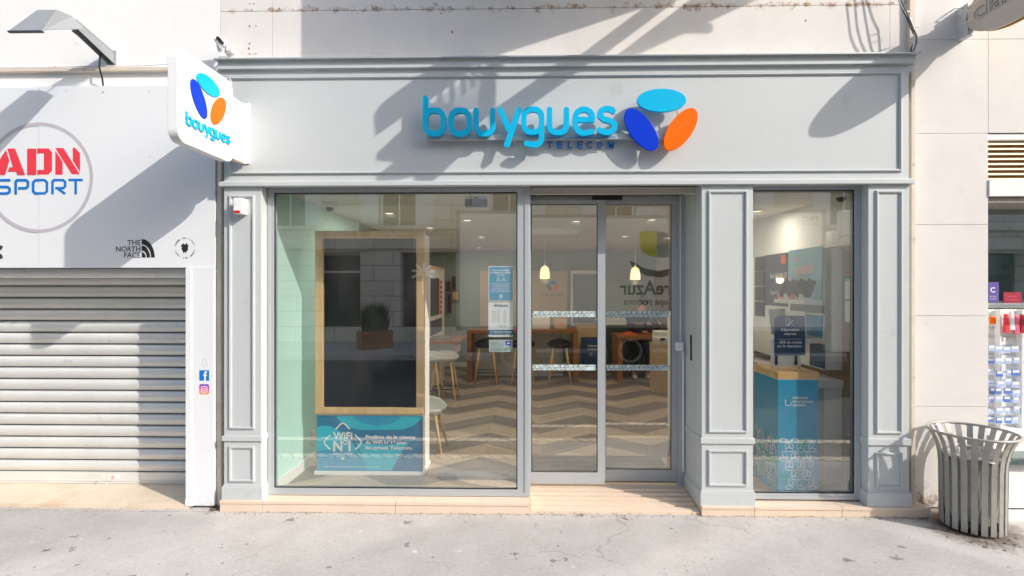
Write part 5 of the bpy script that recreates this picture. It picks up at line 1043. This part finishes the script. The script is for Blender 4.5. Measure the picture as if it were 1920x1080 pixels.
q = MB(); q.rect(FU, ub - .13, zh - .1, ub - .04, zh - .02, .004, .006); part('orange_badge', q, M['orange'], o); wedge = MB(); wedge.poly(FU, [(ua + .2, zl - .28), (ua + .14, zl - .04), (ub - .05, zl - .02), (ub - .1, zl - .3)], .004, .03); part('large_phone_image', wedge, M['mgrey'], o)
M['gj'] = mat('pale_cyan_print', L(150, 204, 218), .45, var=.12, vs=3)
o, ua, ub, zl, zh = upanel(1480, 1544, 470, 519, M['gj'], 'poster', 'pale blue poster with pink lettering'); q = MB(); w_ = ub - ua; q.text(FU, 'les', ua + w_ * .24, zh - .11, .05, w=w_ * .12, d1=.006, bold=.03); q.text(FU, 'grands', ua + w_ * .2, zh - .22, .095, w=w_ * .56, d1=.006, bold=.03); q.text(FU, 'jours', ua + w_ * .36, zh - .32, .08, w=w_ * .28, d1=.006, bold=.03); part('lettering', q, mat('pink_ink', L(240, 205, 190), .5, var=0), o)
upanel(1482, 1543, 521, 562, M['gj'], 'backlit_panel'); upanel(1482, 1546, 573, 588, M['mgrey'], 'grey_strip'); upanel(1510, 1543, 592, 633, M['teal'], 'poster'); upanel(1519, 1547, 646, 692, M['navy'], 'navy_panel')
def shelf(px0, px1, pz, dep):
    y0 = WX(px1, pz, XU).y; y1 = WX(px0, pz, XU - dep).y; z = WX(px1, pz, XU).z; q = MB(); q.box(XU - dep, XU - .005, y0 + .0, y1, z - .035, z); return part('shelf', q, M['inwhite'], du, bev=.003), y0, y1, z
sh1, y0, y1, zS = shelf(1451, 1546, 563, .17); q = MB(); q.box(XU - .165, XU - .162, y0, y1, zS, zS + .22).box(XU - .165, XU - .01, y0, y0 + .003, zS, zS + .22); part('acrylic_guard', q, M['acryl'], sh1)
for i in range(4):
    yy = y0 + .09 + i * .13; o = root('display_phone', 'phone on the top acrylic shelf in the narrow window, ' + ['nearest the window', 'second from the window', 'third from the window', 'farthest from the window'][i], 'phone', (XU - .08, yy, zS + .001), 'phones on the top shelf'); q = MB(); q.bar((XU - .11, yy, zS + .025), (XU - .05, yy, zS + .17), .075, .009, up=(0, 1, 0)); part('handset', q, M['blackplastic'], o, bev=.002); part('holder', MB().box(XU - .13, XU - .06, yy - .03, yy + .03, zS + .001, zS + .02), M['inwhite'], o); part('price_tag', MB().box(XU - .148, XU - .146, yy - .03, yy + .03, zS + .005, zS + .05), M['orange'] if i % 2 else M['white'], o)
sh2, y0, y1, z_ = shelf(1458, 1547, 636, .17); part('acrylic_guard', MB().box(XU - .165, XU - .162, y0, y1, z_, z_ + .22), M['acryl'], sh2)
o = thing('leaflet_stand', MB().box(XU - .1, XU - .09, y0 + .12, y0 + .3, z_ + .001, z_ + .22), M['white'], 'white leaflet with dark phone picture on the lower acrylic shelf', 'leaflet'); part('picture', MB().box(XU - .102, XU - .1, y0 + .15, y0 + .25, z_ + .06, z_ + .15), M['blackplastic'], o)
q = MB(); q.box(XU - .12, XR - .031, yu0 - .02, yu0 + 1.6, .86, .93); q.box(XU - .0, XR - .031, yu0, yu0 + 1.5, FZ, .86); thing('low_cabinet', q, M['inwhite'], 'low white cabinet under the wall display unit', 'cabinet', bev=.004)
tb = root('phone_table', 'sloping white phone table farther inside the narrow window', 'display table', (2.1, 2.0, FZ)); q = MB(); q.poly(Fr((1.62, 0, 0), (0, 1, 0), (0, 0, 1), (1, 0, 0)), [(1.3, FZ), (2.2, FZ), (2.2, 1.42), (1.3, 1.10)], 0, .62); part('table_body', q, M['inwhite'], tb, bev=.004)
for i in range(3):
    for j in range(4):
        x, y = 1.72 + j * .14, 1.38 + i * .28; z = 1.10 + (y - 1.3) / .9 * .32; q = MB(); q.bar((x, y, z + .03), (x, y + .14, z + .1), .075, .009, up=(0, 0, 1)); o = thing('display_phone', q, M['blackplastic'], f'tilted phone on the sloping table, {ORD[i]} row, {ORD[j]} from the left', 'phone', 'phones on the sloping table', bev=.002)
for i in range(4):
    p = WX(1426, 495 + i * 28, XU - .001); thing('phone_case', MB().box(XU - .02, XU - .001, p.y - .1, p.y + .1, p.z - .075, p.z + .075), M['blackplastic'], f'dark phone case hung on the wall unit, {ORD[i]} from the top', 'phone case', 'phone cases in a column', bev=.004)
p = WX(1592, 565, XR - .03); o = thing('wall_notice', MB().box(XR - .045, XR - .031, p.y - .045, p.y + .035, p.z - .18, p.z + .2), M['blackplastic'], 'slim black framed notice on the wood cladding at the right edge of the narrow window', 'notice'); part('paper', MB().box(XR - .047, XR - .045, p.y - .037, p.y + .027, p.z - .17, p.z + .19), M['white'], o); part('green_band', MB().box(XR - .048, XR - .047, p.y - .037, p.y + .027, p.z + .165, p.z + .19).box(XR - .048, XR - .047, p.y - .037, p.y + .027, p.z + .0, p.z + .02), M['green'], o)

# ================================================================== SEATED PERSON
def skin_mesh(name, verts, edges, radii, m, parent, sub=2):
    me = bpy.data.meshes.new(name); off = origin(parent) if parent else Vector((0, 0, 0)); me.from_pydata([tuple(Vector(v) - off) for v in verts], edges, []); me.materials.append(m)
    o = bpy.data.objects.new(name, me); COL.objects.link(o)
    if parent: o.parent = parent
    o.modifiers.new('skin', 'SKIN'); sv = me.skin_vertices
    if not sv:
        bm = bmesh.new(); bm.from_mesh(me); bm.verts.layers.skin.verify(); bm.to_mesh(me); bm.free()
    d = me.skin_vertices[0].data
    for i, r in enumerate(radii): d[i].radius = (r, r) if not isinstance(r, tuple) else r; d[i].use_root = (i == 0)
    s = o.modifiers.new('sub', 'SUBSURF'); s.levels = sub; s.render_levels = sub
    for p_ in me.polygons: p_.use_smooth = True
    return o
PX0, PY0 = 2.03, 5.85
pr = root('person', 'person in black clothes and pale shoes leaning over the desk', 'person', (PX0, PY0, FZ))
V = [(PX0, PY0, .62), (PX0, PY0 - .06, .85), (PX0 + .0, PY0 - .16, 1.10), (PX0 + .02, PY0 - .22, 1.22), (PX0 + .05, PY0 - .27, 1.31), (PX0 + .06, PY0 - .31, 1.42),
     (PX0 - .17, PY0 - .2, 1.17), (PX0 - .22, PY0 - .38, .98), (PX0 + .0, PY0 - .55, .92), (PX0 + .19, PY0 - .2, 1.17), (PX0 + .28, PY0 - .36, 1.0), (PX0 + .2, PY0 - .58, .93),
     (PX0 - .1, PY0 - .02, .58), (PX0 - .13, PY0 - .42, .55), (PX0 - .15, PY0 - .45, .16), (PX0 + .1, PY0 - .02, .58), (PX0 + .12, PY0 - .42, .55), (PX0 + .1, PY0 - .42, .16), (PX0 - .15, PY0 - .56, .10), (PX0 + .1, PY0 - .53, .10)]
Ed = [(0, 1), (1, 2), (2, 3), (3, 4), (4, 5), (3, 6), (6, 7), (7, 8), (3, 9), (9, 10), (10, 11), (0, 12), (12, 13), (13, 14), (0, 15), (15, 16), (16, 17), (14, 18), (17, 19)]
Rd = [.12, .12, .13, .10, .048, .085, .05, .04, .028, .05, .04, .028, .08, .062, .04, .08, .062, .04, .035, .035]
body = skin_mesh('body', V, Ed, Rd, M['skin'], pr)
skin_mesh('sweater', V[:4] + [V[4]] + V[6:12], [(0, 1), (1, 2), (2, 3), (3, 4), (3, 5), (5, 6), (6, 7), (3, 8), (8, 9), (9, 10)], [.145, .15, .165, .13, .06, .068, .054, .038, .068, .054, .038], M['cloth'], pr)
skin_mesh('trousers', [V[0]] + V[12:18], [(0, 1), (1, 2), (2, 3), (0, 4), (4, 5), (5, 6)], [.14, .098, .078, .055, .098, .078, .055], M['cloth'], pr)
q = MB(); hx, hy, hz = V[5]; q.sphere((hx, hy + .02, hz + .035), .088, .1, .1).sphere((hx, hy + .075, hz - .03), .075, .06, .1); part('hair', q, M['hair'], pr, smooth=True)
q = MB(); q.sphere((hx, hy - .088, hz - .005), .012, .018, .018, 8, 6).sphere((hx - .087, hy, hz), .01, .016, .026, 8, 6).sphere((hx + .087, hy, hz), .01, .016, .026, 8, 6); part('face_features', q, M['skin'], pr, smooth=True)
for i in (18, 19):
    q = MB(); x, y, z = V[i]; q.sphere((x, y + .03, FZ + .045), .045, .13, .045); part('shoe', q, M['stoolwhite'], pr, smooth=True)
for sx_, hv in ((1, V[8]), (-1, V[11])):
    q = MB(); x, y, z = hv; q.sphere((x, y - .03, z - .005), .036, .045, .016, 10, 6)
    for k in range(4): fx = x - .027 + k * .018; ln = [.06, .072, .068, .052][k]; q.tube([(fx, y - .06, z), (fx * 1 + (k - 1.5) * .003, y - .06 - ln * .55, z + .006), (fx + (k - 1.5) * .005, y - .06 - ln, z - .012)], [.0085, .008, .006], 8)
    q.tube([(x + sx_ * .03, y - .015, z), (x + sx_ * .055, y - .045, z + .002), (x + sx_ * .06, y - .07, z - .008)], [.0105, .009, .007], 8); part('hand', q, M['skin'], pr, smooth=True)
st = root('desk_stool', 'dark stool under the seated person', 'stool', (PX0, PY0, FZ)); part('seat', MB().lathe((PX0, PY0, .44), [(0, 0), (.19, 0), (.2, .02), (.19, .05), (0, .05)], 24), M['blackplastic'], st)
for sx_, sy_ in ((-1, -1), (1, -1), (1, 1), (-1, 1)): part('leg', MB().tube([(PX0 + sx_ * .1, PY0 + sy_ * .1, .44), (PX0 + sx_ * .16, PY0 + sy_ * .16, FZ)], .013, 8), M['dwood'], st)

# ================================================================== ACROSS THE STREET (seen in the glass)
BYY = -11.0
M['oppwall'] = cobble_mat('opposite_ashlar', L(236, 226, 208), L(222, 210, 190), L(172, 160, 142), 1.15, .45, 0, R(90), .012)
ob = root('opposite_building', 'pale stone building with dark shop openings across the street, reflected in the glass', 'building', (0, BYY, .1))
q = MB(); op = [(-12.5, -9.5), (-6.3, -5.0), (-3.8, -1.4), (1.0, 3.6), (6.0, 9.0), (12, 15)]; x = -30
for a, b2 in op: q.box(x, a, BYY - .5, BYY, .1, 2.75); x = b2
q.box(x, 30, BYY - .5, BYY, .1, 2.75); q.box(-30, 30, BYY - .5, BYY, 2.753, 3.5)
wins = [-10.5, -7.2, -3.9, -.6, 2.7, 6.0, 9.3]; x = -30
for w in wins: q.box(x, w - .55, BYY - .5, BYY, 3.503, 5.6); x = w + .55
q.box(x, 30, BYY - .5, BYY, 3.503, 5.6); q.box(-30, 30, BYY - .5, BYY, 5.603, 7.6); part('wall', q, M['oppwall'], ob)
q = MB(); q.box(-30, 30, BYY + .003, BYY + .1, 2.85, 2.95).box(-30, 30, BYY + .003, BYY + .16, 3.42, 3.52).box(-30, 30, BYY + .003, BYY + .3, 7.3, 7.6).box(-30, 30, BYY + .003, BYY + .06, .1, .55); part('cornice', q, M['oppwall'], ob)
for a, b2 in op:
    w = part('shop_opening', MB().box(a, b2, BYY - .42, BYY - .4, .1, 2.75), M['oppdark'], ob); q = MB(); q.frame(Fr((0, BYY - .38, 0), (1, 0, 0), (0, 0, 1), (0, 1, 0)), a, .1, b2, 2.75, .07, -.03, .03); n = max(1, int((b2 - a) / 1.1))
    for k in range(1, n): xx = a + (b2 - a) * k / n; q.box(xx - .03, xx + .03, BYY - .4, BYY - .35, .1, 2.7)
    q.box(a, b2, BYY - .4, BYY - .35, 2.15, 2.21); part('shop_frame', q, M['oppwall'] if a < -5 else M['dgrey'], w)
for w_ in wins:
    w = part('window', MB().box(w_ - .5, w_ + .5, BYY - .3, BYY - .28, 3.55, 5.55), M['oppdark'], ob); q = MB(); q.frame(Fr((0, BYY - .25, 0), (1, 0, 0), (0, 0, 1), (0, 1, 0)), w_ - .55, 3.5, w_ + .55, 5.6, .06, -.03, .03); q.box(w_ - .02, w_ + .02, BYY - .28, BYY - .24, 3.55, 5.55)
    part('window_casing', q, M['inwhite'], w); q = MB(); q.box(w_ - 1.08, w_ - .57, BYY + .003, BYY + .04, 3.55, 5.55).box(w_ + .57, w_ + 1.08, BYY + .003, BYY + .04, 3.55, 5.55); part('shutter', q, M['inwhite'], w)
q = MB(); fo = Fr((-3.2, BYY - .34, 2.1), (-1, 0, 0), (0, 0, 1), (0, 1, 0))
for a in (20, 55, 95, 130, 165, 200, -15): q.stroke(fo, [(0, 0), (.16 * math.cos(R(a)), .16 * math.sin(R(a)) + .04), (.33 * math.cos(R(a)), .33 * math.sin(R(a)))], .075, 0, .003)
q.stroke(fo, [(0, 0), (.03, -.3), (.0, -.6)], .05, 0, .004); thing('palm_sticker', q, M['inwhite'], 'white palm tree sticker on the dark window across the street', 'sticker')
px_, py_ = -4.05, -9.3; pl = root('planter', 'wooden planter box of tall grass across the street, reflected in the left window', 'planter', (px_, py_, .1)); q = MB()
for k in range(4): q.box(px_ - .42, px_ + .42, py_ - .2, py_ + .2, .1 + k * .12, .21 + k * .12)
part('box', q, M['dwood'], pl); q = MB(); r6 = random.Random(5)
for i in range(520):
    x, y = px_ + r6.uniform(-.3, .3), py_ + r6.uniform(-.15, .15); h = r6.uniform(.45, .85); lx, ly = r6.uniform(-.22, .22), r6.uniform(-.15, .15); w = .009
    q.add([(x - w, y, .55), (x + w, y, .55), (x + lx * .5 + w * .7, y + ly * .5, .55 + h * .6), (x + lx * .5 - w * .7, y + ly * .5, .55 + h * .6), (x + lx, y + ly, .55 + h)], [(0, 1, 2, 3), (3, 2, 4)])
part('grass_tuft', q, M['leafg'], pl); pl.rotation_euler = (0, 0, R(-38))
# delivery lorry, reflected in the doors
TYY = -5.5; lo = root('delivery_lorry', 'white delivery lorry with leaf logo parked across the road, mirrored in the doors', 'lorry', (2.4, TYY - 1.1, -.02))
part('cargo_box', MB().box(-1.35, 5.45, TYY - 2.3, TYY, .95, 3.12), M['truckw'], lo, bev=.02); q = MB(); q.box(-1.36, 5.46, TYY - .04, TYY + .006, 3.08, 3.14).box(-1.36, 5.46, TYY - .04, TYY + .006, .9, .97).box(-1.37, -1.3, TYY - .04, TYY + .006, .9, 3.14).box(5.4, 5.47, TYY - .04, TYY + .006, .9, 3.14); part('edge_rail', q, M['steel'], lo)
part('chassis', MB().box(-1.2, 7.0, TYY - 2.0, TYY - .3, .45, .9), M['blackplastic'], lo)
q = MB(); q.poly(Fr((0, TYY - 2.25, 0), (1, 0, 0), (0, 0, 1), (0, 1, 0)), [(5.6, .5), (7.5, .5), (7.6, 1.5), (7.3, 2.7), (5.6, 2.75)], 0, 2.2); cab = part('cab', q, M['truckw'], lo, bev=.03); part('side_window', MB().box(6.1, 7.2, TYY - .052, TYY - .04, 1.6, 2.4), M['oppdark'], cab)
q = MB(); q.box(5.62, 5.86, TYY + .05, TYY + .22, 2.62, 3.1); part('mirror', q, M['truckw'], cab, bev=.05); part('mirror_arm', MB().tube([(5.75, TYY - .05, 2.6), (5.75, TYY + .12, 2.7)], .03, 8), M['truckw'], cab)
for wx in (-.3, 2.03, 6.5):
    w = part('wheel', MB().lathe((wx, TYY - .3, .43), [(0, -.12), (.25, -.12), (.40, -.10), (.43, 0), (.43, .12), (.40, .2), (.25, .22), (0, .22)], 36, 'y'), M['rubber'], lo, smooth=False); part('wheel_rim', MB().lathe((wx, TYY - .3, .43), [(.0, .15), (.15, .16), (.2, .235), (.24, .24), (.245, .2)], 36, 'y'), M['steel'], w)
FT = Fr((0, TYY + .0, 0), (-1, 0, 0), (0, 0, 1), (0, 1, 0))
q = MB(); q.text(FT, 'TerreAzur', -3.36, 1.56, .27, w=1.56, d1=.003, bold=.02); q.text(FT, 'groupe pomona', -3.0, 1.36, .13, w=1.12, d1=.003, bold=.01)
q.poly(FT, [(-3.1, 2.3), (-2.9, 2.12), (-2.6, 2.02), (-2.3, 2.08), (-2.05, 2.22), (-1.98, 2.23), (-2.1, 2.06), (-2.35, 1.93), (-2.65, 1.9), (-2.95, 2.02)], .001, .003); part('lettering', q, M['dteal'], lo)
q = MB(); q.poly(FT, [(-2.2, 2.82), (-2.2, 2.55), (-2.25, 2.42), (-2.38, 2.33), (-2.54, 2.3), (-2.54, 2.82)], .001, .003); part('leaf_half', q, M['leaf1'], lo); q = MB(); q.poly(FT, [(-2.542, 2.82), (-2.542, 2.3), (-2.86, 2.3), (-2.86, 2.58), (-2.8, 2.72), (-2.7, 2.8)], .001, .003); part('leaf_half', q, M['leaf2'], lo)
q = MB(); q.text(FT, 'FRC', -5.33, 2.92, .09, w=.28, d1=.003, bold=.02); q.text(FT, '4A-CO-FR', -5.33, 2.85, .04, w=.3, d1=.003); part('lettering', q, M['mgrey'], lo)

# ================================================================== UNSEEN SHAPES ADDED OVERHEAD TO THROW THE SHADOWS
def shp(px, py, t, Y=0.0): p = WY(px, py, Y); p = p + SUNV * t; return (p.x, p.z)
def shade_poly(q, pts, t, Y=0.0, th=.03): q.poly(Fr((0, Y - t, 0), (1, 0, 0), (0, 0, 1), (0, -1, 0)), [shp(a, b2, t, Y) for a, b2 in pts], 0, th)
g7 = lambda L_: [(700 + x / 3.097, 100 + y / 3.097) for x, y in L_]
q = MB(); t = .95
shade_poly(q, g7([(38, 335), (80, 270), (140, 220), (230, 155), (330, 95), (470, 20), (600, -60), (720, -60), (712, 40), (585, 75), (470, 170), (340, 262), (265, 312), (200, 348), (50, 455)]), t)
shade_poly(q, g7([(660, 42), (714, 42), (712, 320), (640, 385), (560, 425), (500, 370), (560, 345), (640, 300)]), t, th=.028)
shade_poly(q, g7([(200, 346), (290, 300), (400, 288), (480, 300), (510, 372), (562, 424), (600, 500), (530, 572), (350, 742), (268, 742), (266, 690), (180, 712), (48, 730), (50, 690), (150, 610), (50, 600), (48, 560), (200, 420)]), t, th=.026)
for a, b2 in ((330, 262), (400, 215), (470, 172), (535, 120), (590, 80)): shade_poly(q, g7([(a, b2 + 110), (a - 6, b2), (a, b2 - 10), (a + 6, b2 + 110)]), t, th=.02)
for k in range(14): shade_poly(q, g7([(345, 285 + k * 9), (650, 85 + k * 15), (650, 88.5 + k * 15), (345, 288 + k * 9)]), t, th=.018)
thing('lantern_shadow_board', q, M['blackplastic'], 'flat dark boards cut to cast the lantern shadow, added out of view', 'shadow caster')  # flat boards parallel to the wall, cut along the lamp's shadow outline
q = MB(); t = .9
shade_poly(q, [(905, 232), (925, 205), (1060, 102), (1120, 60), (1290, -65), (1330, -65), (1160, 62), (1170, 85), (1300, -10), (1390, -78), (1480, -78), (1380, 0), (1090, 185), (985, 250)][:0] or [(925, 205), (1085, 95), (1300, -65), (1345, -65), (1170, 66), (1180, 78), (1370, -65), (1500, -65), (1118, 112), (985, 205), (945, 245)], t)
shade_poly(q, [(1352, 5), (1400, 5), (1398, -10), (1352, -10)], t, th=.02); thing('arm_shadow_board', q, M['lampgrey'], 'flat boards cut to cast the lantern arm shadow, added out of view', 'bracket')  # flat boards following the outline of the arm's shadow
q = MB(); t = .8; shade_poly(q, [(577, 128), (577, -700), (1700, -700), (1700, -250), (1237, 0), (905, 108), (880, 128)], t, Y=WALLY); thing('wall_shade_board', q, M['whitepanel'], 'large board added out of view to shade the upper wall', 'banner')  # invented board, its outline follows the shade on the upper wall

# unseen sheer sheets added to throw the faint diagonal bands on the pavement
def sheer():
    m = bpy.data.materials.new('sheer_shade_sheet'); m.use_nodes = True; N = m.node_tree.nodes; K = m.node_tree.links.new; t = N.new('ShaderNodeBsdfTransparent'); mx = N.new('ShaderNodeMixShader'); mx.inputs[0].default_value = .24; N['Principled BSDF'].inputs[0].default_value = (.8, .8, .78, 1)
    K(t.outputs[0], mx.inputs[1]); K(N['Principled BSDF'].outputs[0], mx.inputs[2]); K(mx.outputs[0], N['Material Output'].inputs[0]); return m
M['sheer'] = sheer()  # see-through surface of the added shade sheets
for i, (pl, tt) in enumerate((([(470, 1092), (850, 974), (1372, 974), (1075, 1092)], 4.4), ([(1285, 1092), (1470, 990), (1560, 976), (1640, 990), (1990, 1092)], 4.2), ([(-70, 1075), (360, 990), (430, 970), (-70, 946)], 4.6))):
    q = MB(); pts = [WZ(a, b2, 0) + SUNV * tt for a, b2 in pl]; q.add(pts, [list(range(len(pts)))])
    thing('band_shade_sheet', q, M['sheer'], 'sheer sheet added high out of view to dim a band of pavement, ' + ['middle of three', 'right of three', 'left of three'][i], 'banner')

q = MB(); r8 = random.Random(21)
for i in range(420):
    x = r8.uniform(-4.6, 4.6); y = -.03 - abs(r8.gauss(0, .02)) + (.07 if x < -2.3 or x > 3.0 else 0); s_ = r8.uniform(.0015, .006); t_ = r8.uniform(0, 6); h = r8.random() * .005 + .001
    q.add([(x + s_ * math.cos(t_ + k * 1.57), y + s_ * math.sin(t_ + k * 1.57), .0015) for k in range(4)] + [(x, y, h + .0015)], [(0, 1, 4), (1, 2, 4), (2, 3, 4), (3, 0, 4)])
for i in range(90):
    x = r8.uniform(PX(403, .06), PX(414, .06)); y = r8.uniform(-.01, .1); s_ = r8.uniform(.004, .013); t_ = r8.uniform(0, 6)
    q.add([(x + s_ * math.cos(t_ + k * 1.57), y + s_ * math.sin(t_ + k * 1.57), .003 + (k % 2) * r8.random() * .014) for k in range(4)], [(0, 1, 2, 3)])
o = thing('grit', q, mat('grit', L(118, 102, 86), .9, var=.4, vs=60), 'fine grit and leaf crumbs along the foot of the shopfronts', 'grit'); o['kind'] = 'stuff'
